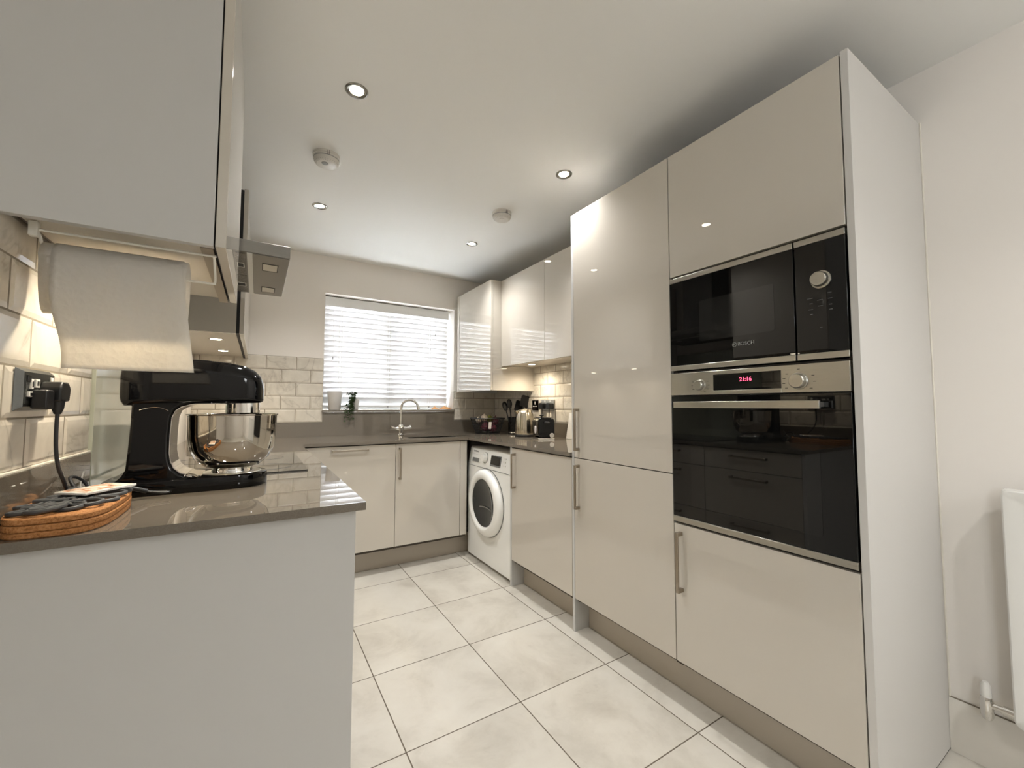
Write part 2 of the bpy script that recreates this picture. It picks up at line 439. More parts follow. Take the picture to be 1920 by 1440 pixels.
# ------------------------------------------------------------------ tiling (bevelled 200 x 100 mm tiles)
def tiles(name, plane, at, nrm, u0, u1, z0, z1, uoff, holes=(), th=0.1034):
    bm = BM()
    TH_ = th; TW_, GAP, IN, H = 0.2045, 0.003, 0.011, 0.004
    def P(u, z, h):
        return (at+nrm*h, u, z) if plane == 'x' else (u, at+nrm*h, z)
    def quad(b, ps): b.faces.new([b.verts.new(P(*p)) for p in ps])
    rows = int((z1-z0)/TH_)+2
    for r in range(rows):
        a0 = z0+r*TH_+GAP/2; a1 = a0+TH_-GAP
        if a0 >= z1: break
        k0 = int((u0-uoff)/TW_)-2; k1 = int((u1-uoff)/TW_)+2
        for k in range(k0, k1):
            b0 = uoff+(k+(0.5 if r % 2 else 0.0))*TW_+GAP/2; b1 = b0+TW_-GAP
            c0, c1, e0, e1 = max(b0, u0), min(b1, u1), a0, min(a1, z1)
            if c1-c0 < 0.006 or e1-e0 < 0.006: continue
            pieces = [(c0, c1, e0, e1)]
            for hu0, hu1, hz0, hz1 in holes:
                np_ = []
                for q0, q1, s0, s1 in pieces:
                    if q1 <= hu0 or q0 >= hu1 or s1 <= hz0 or s0 >= hz1: np_.append((q0, q1, s0, s1)); continue
                    if q0 < hu0: np_.append((q0, hu0, s0, s1))
                    if q1 > hu1: np_.append((hu1, q1, s0, s1))
                pieces = np_
            for q0, q1, s0, s1 in pieces:
                if q1-q0 < 0.006: continue
                m = min(IN, (q1-q0)*0.3, (s1-s0)*0.3)
                o = [(q0, s0, 0), (q1, s0, 0), (q1, s1, 0), (q0, s1, 0)]
                t = [(q0+m, s0+m, H), (q1-m, s0+m, H), (q1-m, s1-m, H), (q0+m, s1-m, H)]
                ov = [bm.verts.new(P(u, z, 0.001)) for u, z, h in o]; tv = [bm.verts.new(P(*p)) for p in t]
                bm.faces.new(tv)
                for i in range(4): bm.faces.new((ov[i], ov[(i+1) % 4], tv[(i+1) % 4], tv[i]))
    o = struct(name, bm, 'tile', smooth=0)
    gb = BM()
    regs = [(u0, u1, z0, min(z1, z0+rows*TH_))]
    for hu0, hu1, hz0, hz1 in holes:
        new = []
        for q0, q1, s0, s1 in regs:
            if q0 < hu0: new.append((q0, hu0, s0, s1))
            if q1 > hu1: new.append((hu1, q1, s0, s1))
            if s0 < hz0: new.append((max(q0, hu0), min(q1, hu1), s0, hz0))
        regs = new
    lo, hi = sorted((at-nrm*0.003, at+nrm*0.0012))
    for q0, q1, s0, s1 in regs:
        if plane == 'x': box(gb, lo, hi, q0, q1, s0, s1)
        else: box(gb, q0, q1, lo, hi, s0, s1)
    obj('tile_grout', gb, 'grout', o)
    return o
UZ = 1.0260
tiles('trim_2', 'x', XW0+0.003, 1, 0.644, 1.205, UZ, 1.53, 0.8158, th=0.105)                     # left wall beside the socket
tiles('trim_3', 'y', YB-0.003, -1, -1.822, WX0, 1.026, 1.543, -1.173)                # back wall, left of window
tiles('trim_4', 'y', YB-0.003, -1, WX1, XW1-0.002, 1.026, 1.30, 0.178)               # back wall, right of window
tiles('trim_5', 'x', XW1-0.003, -1, 1.247, YB-0.006, 1.026, 1.50, 1.98)              # right wall
struct('trim_6', bx(TX0-0.004, TX0+0.004, 0.644, 1.205, UZ-0.005, UZ+0.001), 'silicone', bevel=0.0015)

# ------------------------------------------------------------------ worktops and upstands
bm = BM()
SX0, SX1, SY0, SY1 = -0.43, 0.07, 2.60, 2.97     # sink cut-out
WE, WB = XW1-0.001, YB-0.001
box(bm, -1.8445, XL, YL, YBF, ZW-TW, ZW)
box(bm, -1.8445, SX0, YBF, WB, ZW-TW, ZW); box(bm, SX0, SX1, YBF, SY0, ZW-TW, ZW); box(bm, SX0, SX1, SY1, WB, ZW-TW, ZW)
box(bm, SX1, WE, YBF, WB, ZW-TW, ZW)
box(bm, XR, WE, YT+0.001, YBF, ZW-TW, ZW)
bmesh.ops.remove_doubles(bm, verts=bm.verts[:], dist=1e-5)
worktop = obj('worktop', bm, 'quartz', bevel=0.0)
tag(worktop, 'taupe grey polished stone worktop running in a U around the kitchen', 'worktop')
tag(obj('upstand', bx(-1.8445, -1.833, 0.644, 1.205, ZW, UZ-0.005), 'quartz', bevel=0.001), 'low taupe stone upstand under the socket on the left wall', 'upstand')
bm = BM(); box(bm, -1.834, WX0, YB-0.012, YB, ZW, 1.024); box(bm, WX1, XW1-0.001, YB-0.012, YB, ZW, 1.024); box(bm, WX0, WX1, YB-0.012, YB, ZW, WZ0-0.019)
bmesh.ops.remove_doubles(bm, verts=bm.verts[:], dist=1e-5)
tag(obj('upstand', bm, 'quartz'), 'taupe stone upstand rising to the sill behind the tap', 'upstand')
tag(obj('upstand', bx(XW1-0.012, XW1, YT+0.001, YB-0.012, ZW, 1.024), 'quartz', bevel=0.001), 'taupe stone upstand behind the toaster on the right wall', 'upstand')
tag(obj('glass_splashback', bx(-1.8445, -1.832, 1.207, 2.02, ZW, 1.62), 'splashglass', bevel=0.001), 'pale green glass splashback on the wall behind the hob', 'splashback')

# ------------------------------------------------------------------ handles
def handle(parent, a, b, n, name='handle', proj=0.032):
    """bar handle from a to b (world points on the door face); n: outward direction."""
    a, b, n = Vector(a), Vector(b), Vector(n)
    d = (b-a).normalized(); s = n.cross(d)
    bm = BM()
    def slab(c0, c1, hw, h0, h1):
        vs = []
        for h in (h0, h1):
            for p, q in ((c0, -hw), (c0, hw), (c1, hw), (c1, -hw)):
                vs.append(bm.verts.new(p+s*q+n*h))
        for f in ((3, 2, 1, 0), (4, 5, 6, 7), (0, 1, 5, 4), (1, 2, 6, 5), (2, 3, 7, 6), (3, 0, 4, 7)): bm.faces.new([vs[i] for i in f])
    slab(a, b, 0.006, proj-0.008, proj)
    slab(a, a+d*0.014, 0.0075, 0.0, proj-0.001); slab(b-d*0.014, b, 0.0075, 0.0, proj-0.001)
    return obj(name, bm, 'nickel', parent, bevel=0.0012)

# ------------------------------------------------------------------ right hand tall units
XD = 0.019   # door thickness
t = thing('oven_housing', 'tall cashmere housing unit that holds the oven and microwave', 'cabinet', (0.3, 0.31, 0))
obj('end_panel', bx(0.0, XW1-0.002, 0.0, 0.019, 0.007, 2.2), 'panelmatt', t, bevel=0.001, label='full height pale end panel facing the room')
obj('gap_shade_strip', bx(0.004, XW1-0.004, 0.002, 0.017, 0.0, 0.008), 'gap', t)  # dark strip paints the shadow line under the end panel
bm = BM()
box(bm, 0.021, XW1-0.004, 0.0195, 0.034, ZB-0.02, ZT-0.004); box(bm, 0.021, XW1-0.004, 0.606, 0.6195, ZB-0.02, ZT-0.004)
box(bm, 0.60, XW1-0.004, 0.034, 0.606, ZB-0.02, ZT-0.004)
for z0, z1 in ((ZB-0.02, ZB-0.002), (0.690, 0.706), (1.2905, 1.2985), (1.675, 1.69), (ZT-0.022, ZT-0.004)): box(bm, 0.026, 0.60, 0.034, 0.606, z0, z1)
obj('carcass', bm, 'gap', t)
obj('door', bx(0, XD, 0.0225, 0.6175, 1.684, ZT), 'gloss', t, bevel=0.0012, label='blank upper door over the microwave')
dr = obj('door', bx(0, XD, 0.0225, 0.6175, ZB, 0.697), 'gloss', t, bevel=0.0012, label='lower door under the oven')
handle(dr, (0, 0.588, 0.441), (0, 0.588, 0.669), (-1, 0, 0))

t = thing('fridge_freezer_housing', 'tall cashmere fridge freezer housing with two handled doors', 'cabinet', (0.3, 0.92, 0))
bm = BM()
box(bm, 0.021, XW1-0.004, 0.6205, 0.634, ZB-0.02, ZT-0.004); box(bm, 0.021, XW1-0.004, 1.214, 1.2265, ZB-0.02, ZT-0.004)
box(bm, 0.026, XW1-0.004, 0.634, 1.214, ZB-0.02, ZB-0.002); box(bm, 0.026, XW1-0.004, 0.634, 1.214, ZT-0.022, ZT-0.004); box(bm, 0.60, XW1-0.004, 0.634, 1.214, ZB, ZT-0.03)
obj('carcass', bm, 'gap', t)
dr = obj('door', bx(0, XD, 0.6215, 1.2255, 0.8905, ZT), 'gloss', t, bevel=0.0012, label='tall upper fridge door')
handle(dr, (0, 1.19, 0.9285), (0, 1.19, 1.1466), (-1, 0, 0))
dr = obj('door', bx(0, XD, 0.6215, 1.2255, ZB, 0.8865), 'gloss', t, bevel=0.0012, label='shorter lower freezer door')
handle(dr, (0, 1.19, 0.630), (0, 1.19, 0.8558), (-1, 0, 0))
obj('side_panel', bx(0.0, XW1-0.002, 1.2275, YT, 0.0, ZT), 'panel', t, bevel=0.001)

# microwave
t = thing('microwave', 'black built-in microwave with steel bands above the oven', 'microwave', (0.2, 0.32, 1.30))
MZ0, MZ1, MS = 1.3005, 1.6735, 0.1578
obj('casing', bx(0.012, 0.40, 0.036, 0.604, MZ0, MZ1), 'blackplastic', t)
mdoor = obj('door', bx(-0.004, 0.012, MS+0.003, 0.6165, MZ0+0.019, MZ1-0.0185), 'blackglass', t, bevel=0.001)
bm = BM(); prism(bm, rrect(0.2195, 0.487, 1.405, 1.560, 0.006, 4), -0.0046, -0.0042, 'x')
obj('viewing_window', bm, simple('dark_window_mesh', (30, 30, 29), 0.06, spec=0.6, var=0.08, scale=500), mdoor)
obj('top_trim', bx(-0.006, 0.012, MS+0.003, 0.6165, MZ1-0.018, MZ1), 'steel', mdoor, bevel=0.001)
obj('bottom_trim', bx(-0.006, 0.012, MS+0.003, 0.6165, MZ0, MZ0+0.0185), 'steel', mdoor, bevel=0.001)
text('lettering', 'BOSCH', 0.0175, (-0.0046, 0.3135, 1.3755), FACE_NX, 'greymark', mdoor, bold=0.0)
bm = BM()
tube(bm, [(-0.0046, 0.3535+0.0072*math.cos(a*PI/12), 1.3755+0.0072*math.sin(a*PI/12)) for a in range(24)], 0.0007, 6, True)
box(bm, -0.005, -0.0044, 0.3505, 0.3517, 1.371, 1.380); box(bm, -0.005, -0.0044, 0.3553, 0.3565, 1.371, 1.380); box(bm, -0.005, -0.0044, 0.3517, 0.3553, 1.3749, 1.3761)
obj('roundel', bm, 'greymark', mdoor)
cp = obj('control_panel', bx(-0.004, 0.012, 0.0235, MS-0.002, MZ0+0.019, MZ1-0.0185), 'blackglass', t, bevel=0.001)
obj('top_trim', bx(-0.006, 0.012, 0.0235, MS-0.002, MZ1-0.018, MZ1), 'steel', cp, bevel=0.001)
obj('bottom_trim', bx(-0.006, 0.012, 0.0235, MS-0.002, MZ0, MZ0+0.0185), 'steel', cp, bevel=0.001)
bm = lathe(BM(), [(0.0, 0.0), (0.0265, 0.0), (0.0265, -0.003), (0.0225, -0.004), (0.0215, -0.021), (0.0195, -0.024), (0.0, -0.024)], (-0.004, 0.0865, 1.5375), 'x', 40)
obj('dial', bm, 'steel', cp)
for (y, z, wd) in ((0.117, 1.486, .015), (0.114, 1.470, .008), (0.116, 1.452, .012), (0.114, 1.437, .006), (0.091, 1.477, .014), (0.090, 1.459, .012), (0.066, 1.494, .010), (0.065, 1.477, .011), (0.0645, 1.459, .008), (0.064, 1.444, .008), (0.090, 1.394, .006)):
    obj('button_mark', bx(-0.0046, -0.0041, y-wd/2, y+wd/2, z-0.0011, z+0.0011), 'dimmark', cp)

# oven
t = thing('oven', 'black glass single oven with steel control panel and bar handle', 'oven', (0.2, 0.32, 0.71))
OZ0, OZ1, OP = 0.7075, 1.289, 1.2025
obj('casing', bx(0.014, 0.56, 0.036, 0.604, OZ0+0.002, OZ1-0.002), 'blackplastic', t)
cp = obj('control_panel', bx(-0.006, 0.014, 0.0235, 0.6165, OP, OZ1), 'steel', t, bevel=0.0012)
dp = obj('display', bx(-0.0072, -0.0058, 0.2045, 0.4345, 1.2165, 1.2745), 'blackglass', cp)
text('digits', '21:16', 0.019, (-0.0076, 0.317, 1.252), FACE_NX, 'red', dp, bold=0.0002)
obj('display_trim', bx(-0.0085, -0.0058, 0.2045, 0.4345, OP+0.001, 1.2155), 'whiteenamel' if False else 'steel', cp, bevel=0.0005)
for y, r in ((0.487, 0.0195), (0.1545, 0.0235)):
    kb = obj('knob', lathe(BM(), [(0.0, 0.0), (r+0.003, 0.0), (r+0.002, -0.003), (r, -0.004), (r-0.0015, -0.018), (r-0.004, -0.021), (0.0, -0.021)], (-0.006, y, 1.2375), 'x', 40), 'steel', cp)
for yc, rr, angs in ((0.487, 0.034, (-60, -30, 0, 30, 150, 180, 210)), (0.1545, 0.043, (-40, -5, 25, 90, 140, 165, 190, 215))):
    for a in angs:
        c, s_ = math.cos(math.radians(a)), math.sin(math.radians(a))
        y, z = yc-c*rr, 1.2375+s_*rr*0.85
        obj('dial_mark', bx(-0.0064, -0.0059, y-0.004, y+0.004, z-0.001, z+0.001), 'mark', cp)
od = obj('door', bx(-0.004, 0.014, 0.0235, 0.6165, OZ0+0.022, OP-0.004), 'blackglass', t, bevel=0.001)
bm = BM(); prism(bm, rrect(0.105, 0.535, 0.775, 1.075, 0.012, 5), -0.0046, -0.0042, 'x')
obj('door_window', bm, simple('oven_window_glass', (17, 17, 16), 0.02, spec=0.6, var=0.0), od)
obj('bottom_trim', bx(-0.006, 0.014, 0.0235, 0.6165, OZ0, OZ0+0.021), 'steel', od, bevel=0.001)
bm = bx(-0.050, -0.038, 0.085, 0.575, 1.153, 1.1765)
box(bm, -0.038, -0.004, 0.09, 0.115, 1.157, 1.173); box(bm, -0.038, -0.004, 0.545, 0.57, 1.157, 1.173)
obj('handle', bm, 'steel', od, bevel=0.0012)

# right base cabinet + washing machine side panel
t = thing('base_cabinet', 'cashmere base cabinet with one handled door right of the washing machine', 'cabinet', (0.3, 1.55, 0))
obj('carcass', bx(0.021, 0.59, YT+0.002, 1.852, ZB-0.02, ZW-TW-0.002), 'gap', t)
dr = obj('door', bx(0, XD, YT+0.003, 1.8515, ZB, ZD), 'gloss', t, bevel=0.0012)
handle(dr, (0, 1.812, 0.631), (0, 1.812, 0.8535), (-1, 0, 0))
obj('side_panel', bx(0.0, 0.59, 1.8535, 1.872, 0.0, ZW-TW-0.001), 'panel', t, bevel=0.001, label='thin side panel reaching the floor beside the washing machine')
# plinths
p = obj('plinth', bx(0.095, 0.11, 0.0195, 1.2265, 0.0, ZB-0.021), 'plinth')
tag(p, 'long cashmere plinth below the oven and fridge with a dark vent slot', 'plinth')
obj('vent_slot', bx(0.0935, 0.096, 0.752, 1.141, 0.112, ZB-0.024), 'black_gap', p)
p = obj('plinth', bx(0.095, 0.11, 1.2455, 1.8525, 0.0, ZB-0.021), 'plinth')
tag(p, 'short cashmere plinth below the cabinet beside the washing machine', 'plinth')
YD = 2.4935
p = obj('plinth', bx(-1.14, 0.06, 2.605, 2.62, 0.0, ZB-0.021), 'plinth')
tag(p, 'cashmere plinth below the sink run under the window', 'plinth')

# ------------------------------------------------------------------ washing machine
WY0, WY1, WZ = 1.888, 2.530, 0.842
t = thing('washing_machine', 'white front loading washing machine with round porthole door', 'washing machine', (0.3, 2.19, 0))
bm = prism(BM(), [(0.012, 0.02), (0.012, WZ-0.135), (0.035, WZ-0.006), (0.045, WZ), (0.56, WZ), (0.56, 0.02)], WY0, WY1, 'y')
obj('body', bm, 'whiteenamel', t, bevel=0.006, seg=3)
for yy in (WY0+0.05, WY1-0.05):
    for xx in (0.06, 0.5):
        obj('foot', cyl(BM(), (xx, yy, 0.0), (xx, yy, 0.022), 0.02), 'blackrubber', t)
def fpx(z): return 0.012+(z-(WZ-0.135))*0.023/0.129
def slant(bm, y0, y1, z0, z1, h0, h1):
    a = [(fpx(z0)-h, y, z0) for h in (h0, h1) for y in (y0, y1)]; b = [(fpx(z1)-h, y, z1) for h in (h0, h1) for y in (y0, y1)]
    v = [bm.verts.new(q) for q in a+b]
    for f in ((0, 1, 5, 4), (2, 6, 7, 3), (0, 4, 6, 2), (1, 3, 7, 5), (0, 2, 3, 1), (4, 5, 7, 6)): bm.faces.new([v[i] for i in f])
    return bm
obj('panel_groove', slant(BM(), WY0+0.01, WY1-0.01, WZ-0.141, WZ-0.138, 0.0, 0.0012), 'rubbergrey', t)
dw = obj('detergent_drawer', slant(BM(), 2.33, 2.47, WZ-0.112, WZ-0.052, 0.0, 0.006), 'whiteenamel', t, bevel=0.002)
obj('drawer_grip', slant(BM(), 2.345, 2.455, WZ-0.107, WZ-0.078, 0.006, 0.008), 'rubbergrey', dw, bevel=0.001)
z = WZ-0.066
bm = lathe(BM(), [(0.0, 0.0), (0.036, 0.0), (0.035, -0.006), (0.03, -0.01), (0.028, -0.026), (0.025, -0.029), (0.0, -0.029)], (fpx(z), 2.262, z), 'x', 40)
dl = obj('programme_dial', bm, 'whiteenamel', t)
obj('dial_ring', tube(BM(), [(fpx(z+0.0385*math.sin(a*PI/20))-0.001, 2.262+0.0385*math.cos(a*PI/20), z+0.0385*math.sin(a*PI/20)) for a in range(40)], 0.0014, 6, True), 'rubbergrey', dl)
sc_ = obj('display', slant(BM(), 2.03, 2.175, WZ-0.112, WZ-0.036, 0.0, 0.004), 'rubbergrey', t, bevel=0.001)
obj('screen', slant(BM(), 2.038, 2.168, WZ-0.1, WZ-0.041, 0.004, 0.0052), 'blackglass', sc_)
for i, zz in enumerate((WZ-0.046, WZ-0.068, WZ-0.092)):
    obj('button', slant(BM(), 1.965, 2.002, zz-0.005, zz+0.005, 0.0, 0.004), 'whiteplastic', t, bevel=0.001)
text('lettering', 'SAMSUNG', 0.017, (fpx(WZ-0.032)-0.0008, 2.42, WZ-0.032), (PI/2+0.0-0.17*0, 0, -PI/2), 'mark', t)
DC = (2.212, 0.462)
bm = lathe(BM(), [(0.165, 0.03), (0.165, -0.030), (0.172, -0.044), (0.185, -0.050), (0.215, -0.046), (0.232, -0.034), (0.238, -0.018), (0.238, 0.0), (0.20, 0.0), (0.20, 0.03), (0.165, 0.03)][:-1], (0.012, DC[0], DC[1]), 'x', 72)
bmesh.ops.delete(bm, geom=[f for f in bm.faces if len(f.verts) > 10], context='FACES')
dr = obj('door', bm, 'whiteenamel', t)
obj('door_shadow_ring', lathe(BM(), [(0.236, 0.0), (0.243, 0.0), (0.243, -0.003), (0.236, -0.003)], (0.012, DC[0], DC[1]), 'x', 72), 'rubbergrey', dr)
def porthole():
    k = NT('smoked_porthole_glass'); k.set(col=lin((26, 27, 28)), rough=0.02, spec=0.7)
    n = k.noise(9, 3, 0.5, k.pos()); k.set(col=k.mix(n, lin((18, 19, 20)), lin((52, 54, 55)))); return k.m
M['porthole'] = porthole()
bm = lathe(BM(), [(0.0, -0.006), (0.06, -0.010), (0.12, -0.020), (0.15, -0.030), (0.166, -0.036), (0.166, 0.0), (0.0, 0.0)], (0.012, DC[0], DC[1]), 'x', 64)
obj('porthole_glass', bm, 'porthole', dr)
bm = tube(BM(), [(0.012-0.012, DC[0]+0.09-0.19*i/10, DC[1]-0.045+0.012*math.sin(i*PI/10)) for i in range(11)], 0.006, 8)
obj('drum_rim', bm, 'drumsteel', dr)

# ------------------------------------------------------------------ back run base units
t = thing('dishwasher', 'integrated dishwasher behind a cashmere door with horizontal bar handle', 'dishwasher', (-0.9, 2.8, 0))
obj('carcass', bx(-1.135, -0.582, YD+0.021, YB-0.03, ZB-0.02, ZW-TW-0.002), 'gap', t)
dr = obj('door', bx(-1.165, -0.5775, YD, YD+0.019, ZB, ZD), 'gloss', t, bevel=0.0012)
handle(dr, (-1.0, YD, 0.858), (-0.766, YD, 0.858), (0, -1, 0))
t = thing('sink_cabinet', 'cashmere sink base cabinet with vertical bar handle beside the washing machine', 'cabinet', (-0.33, 2.8, 0))
obj('carcass', bx(-0.578, -0.02, YD+0.021, 2.58, ZB-0.02, ZW-TW-0.002), 'gap', t)
dr = obj('door', bx(-0.5745, -0.0765, YD, YD+0.019, ZB, ZD), 'gloss', t, bevel=0.0012)
handle(dr, (-0.548, YD, 0.636), (-0.548, YD, 0.86), (0, -1, 0))
obj('corner_post', bx(-0.0735, -0.018, YD, YD+0.019, ZB, ZD), 'gloss', t, bevel=0.0012)

# sink and tap
t = thing('sink', 'steel sink bowl set under the worktop in front of the window', 'sink', (-0.18, 2.785, ZW-0.2))
bm = BM()
o1 = rrect(SX0-0.01, SX1+0.01, SY0-0.01, SY1+0.01, 0.05, 6); o2 = rrect(SX0+0.015, SX1-0.015, SY0+0.015, SY1-0.015, 0.05, 6)
A = [bm.verts.new((u, v, ZW-TW-0.001)) for u, v in o1]; B_ = [bm.verts.new((u, v, ZW-0.17)) for u, v in o2]
bm.faces.new(B_)
for i in range(len(A)): bm.faces.new((A[i], A[(i+1) % len(A)], B_[(i+1) % len(A)], B_[i]))
s_ = obj('basin', bm, 'sinksteel', t)
so = s_.modifiers.new('solid', 'SOLIDIFY'); so.thickness = 0.0015; so.offset = -1
obj('waste', lathe(BM(), [(0.0, 0.002), (0.03, 0.002), (0.036, 0.004), (0.038, 0.0)], (-0.18, 2.785, ZW-0.17), 'z', 32), 'chrome', t)
TXc, TYc = -0.392, 3.0
t = thing('kitchen_tap', 'chrome swan neck mixer tap with two handles below the window', 'tap', (TXc, TYc, ZW))
obj('body', lathe(BM(), [(0.0, 0.0), (0.027, 0.0), (0.027, 0.006), (0.02, 0.012), (0.018, 0.035), (0.024, 0.045), (0.026, 0.07), (0.02, 0.082), (0.013, 0.088), (0.0, 0.088)], (TXc, TYc, ZW), 'z', 32), 'chrome', t)
pts = [(TXc, TYc, ZW+0.08), (TXc, TYc, ZW+0.16), (TXc, TYc, ZW+0.225)]
R = 0.07; dirx, diry = 0.92, -0.39
for i in range(1, 17):
    a = PI-i*(PI*0.93)/16
    q = R+R*math.cos(a); pts.append((TXc+dirx*q, TYc+diry*q, ZW+0.225+R*math.sin(a)))
lx, ly, lz = pts[-1]; pts.append((lx+0.003, ly, lz-0.012))
obj('spout', tube(BM(), pts, 0.0105, 14), 'chrome', t)
obj('aerator', cyl(BM(), (lx+0.002, ly, lz-0.006), (lx+0.006, ly, lz-0.026), 0.0125), 'chrome', t)
for s in (-1, 1):
    bm = tube(BM(), [(TXc+s*0.012, TYc, ZW+0.056), (TXc+s*0.03, TYc, ZW+0.054), (TXc+s*0.05, TYc, ZW+0.056), (TXc+s*0.07, TYc, ZW+0.060), (TXc+s*0.085, TYc, ZW+0.066)], [0.014, 0.016, 0.011, 0.014, 0.018], 16)
    obj('handle', bm, 'chrome', t)

# ------------------------------------------------------------------ left run base units
t = thing('end_base_cabinet', 'left base cabinet with broad pale end panel in the foreground', 'cabinet', (-1.5, 0.9, 0))
obj('end_panel', bx(-1.834, -1.2036, 0.657, 0.676, 0.0, ZW-TW-0.001), 'panel', t, bevel=0.001, label='broad pale end panel facing the room')
obj('carcass', bx(-1.80, -1.226, 0.678, 1.275, ZB-0.02, ZW-TW-0.002), 'gap', t)
zs = [(ZB, 0.455), (0.458, 0.752), (0.755, ZD)]
for z0, z1 in zs:
    dr = obj('drawer_front', bx(-1.2236, -1.2046, 0.6785, 1.2735, z0, z1), 'gloss', t, bevel=0.0012)
    handle(dr, (-1.2046, 0.86, z1-0.045), (-1.2046, 1.09, z1-0.045), (1, 0, 0))
t = thing('hob_base_cabinet', 'left base cabinet with drawers below the hob', 'cabinet', (-1.5, 1.6, 0))
obj('carcass', bx(-1.80, -1.226, 1.277, 1.88, ZB-0.02, ZW-TW-0.03), 'gap', t)
for z0, z1 in zs:
    dr = obj('drawer_front', bx(-1.2236, -1.2046, 1.2765, 1.8785, z0, z1), 'gloss', t, bevel=0.0012)
    handle(dr, (-1.2046, 1.46, z1-0.045), (-1.2046, 1.69, z1-0.045), (1, 0, 0))
t = thing('corner_base_cabinet', 'left corner base cabinet beyond the hob', 'cabinet', (-1.5, 2.2, 0))
obj('carcass', bx(-1.80, -1.226, 1.882, 2.49, ZB-0.02, ZW-TW-0.002), 'gap', t)
dr = obj('door', bx(-1.2236, -1.2046, 1.8815, 2.4885, ZB, ZD), 'gloss', t, bevel=0.0012)
handle(dr, (-1.2046, 1.93, 0.636), (-1.2046, 1.93, 0.86), (1, 0, 0))
p = obj('plinth', bx(-1.27, -1.255, 0.68, 2.6, 0.0, ZB-0.021), 'plinth')
tag(p, 'cashmere plinth along the left run below the hob', 'plinth')

# hob
h = obj('hob', prism(BM(), rrect(-1.775, -1.257, 1.272, 1.905, 0.008, 4), ZW, ZW+0.005, 'z'), 'hobglass')
tag(h, 'black glass hob set in the worktop beyond the stand mixer', 'hob')
for i, (x, y, r) in enumerate(((-1.64, 1.43, 0.075), (-1.64, 1.75, 0.09), (-1.39, 1.43, 0.09), (-1.39, 1.75, 0.075))):
    obj('cooking_zone', tube(BM(), [(x+r*math.cos(a*PI/24), y+r*math.sin(a*PI/24), ZW+0.0051) for a in range(48)], 0.0006, 4, True), 'dimmark', h)

# ------------------------------------------------------------------ left wall cabinets
LIGHTC = (1.0, 0.88, 0.70)
def cab_lamp(parent, x, y, z, e):
    b = obj('cabinet_light', lathe(BM(), [(0.0, -0.002), (0.026, -0.002), (0.034, -0.004), (0.034, 0.0), (0.0, 0.0)], (x, y, z), 'z', 32), 'chrome', parent)
    obj('lens', lathe(BM(), [(0.0, -0.0045), (0.024, -0.0042), (0.027, -0.002), (0.0, -0.002)], (x, y, z), 'z', 32), 'lampsmall', b)
    light('cabinet_spot', 'SPOT', (x, y, z-0.012), e, LIGHTC, b, spot_size=math.radians(168), spot_blend=1.0, shadow_soft_size=0.025)
t = thing('wall_cabinet', 'large pale wall cabinet at the upper left above the paper towels', 'cabinet', (-1.67, 0.92, ZCL))
obj('end_panel', bx(-1.95, -1.5195, 0.640, 0.659, ZCL, 2.25), 'panel', t, bevel=0.001, label='broad pale side panel facing the room')
obj('carcass', bx(-1.826, -1.5205, 0.660, 1.222, ZCL+0.012, 2.245), 'carcass', t, bevel=0.001)
obj('door', bx(-1.5165, -1.4965, 0.640, 1.222, ZCL, 2.25), 'gloss', t, bevel=0.0012)
obj('light_rail', bx(-1.545, -1.5215, 0.660, 1.222, ZCL-0.002, ZCL+0.012), 'nickel', t)
obj('gap_shade_strip', bx(-1.5194, -1.5167, 0.655, 1.22, ZCL+0.004, 2.245), 'black_gap', t)  # black strip paints the shade between side panel and door
for y in (0.900,): cab_lamp(t, -1.675, y, ZCL+0.012, 7.5)
t = thing('wall_cabinet', 'pale wall cabinet on the left beyond the cooker hood with two lights under it', 'cabinet', (-1.67, 2.55, ZCL))
obj('end_panel', bx(-1.834, -1.5265, 1.94, 1.959, ZCL, 2.235), 'gloss', t, bevel=0.001)
obj('carcass', bx(-1.826, -1.5275, 1.96, YB-0.002, ZCL+0.012, 2.23), 'carcass', t, bevel=0.001)
obj('gap_shade_strip', bx(-1.5262, -1.5128, 1.9405, YB-0.004, ZCL+0.002, 2.23), 'black_gap', t)  # black fill stands in for shade behind the far doors
obj('door', bx(-1.5125, -1.4935, 1.94, 2.565, ZCL, 2.235), 'gloss', t, bevel=0.0012)
obj('door', bx(-1.5125, -1.4935, 2.568, YB-0.002, ZCL, 2.235), 'gloss', t, bevel=0.0012)
for y in (2.27, 2.83): cab_lamp(t, -1.628, y, ZCL+0.012, 4.5)

# cooker hood
HY0, HY1, HX = 1.25, 1.875, -1.339
t = thing('cooker_hood', 'steel chimney cooker hood above the hob between the left wall cabinets', 'cooker hood', (-1.58, 1.56, 1.70))
bm = BM(); box(bm, -1.834, HX, HY0, HY1, 1.702, 1.746)
obj('canopy', bm, 'hoodsteel', t, bevel=0.0015)
obj('chimney', bx(-1.834, -1.60, 1.44, 1.70, 1.746, ZC-0.001), 'hoodsteel', t, bevel=0.001)
obj('front_underside', bx(-1.455, HX-0.004, HY0+0.006, HY1-0.006, 1.6995, 1.702), 'hoodsteel', t)
obj('divider_strip', bx(-1.475, -1.458, HY0+0.006, HY1-0.006, 1.6985, 1.702), 'whiteplastic', t)
for y0, y1 in ((HY0+0.02, 1.555), (1.565, HY1-0.02)):
    f = obj('grease_filter', bx(-1.80, -1.48, y0, y1, 1.6992, 1.702), 'filter', t, bevel=0.001)
    yc = (y0+y1)/2
    obj('filter_latch', bx(-1.56, -1.485, yc-0.03, yc+0.03, 1.698, 1.6993), 'whiteplastic', f, bevel=0.001)
    obj('latch_recess', bx(-1.515, -1.488, yc-0.022, yc+0.022, 1.6975, 1.6981), 'black_gap', f)
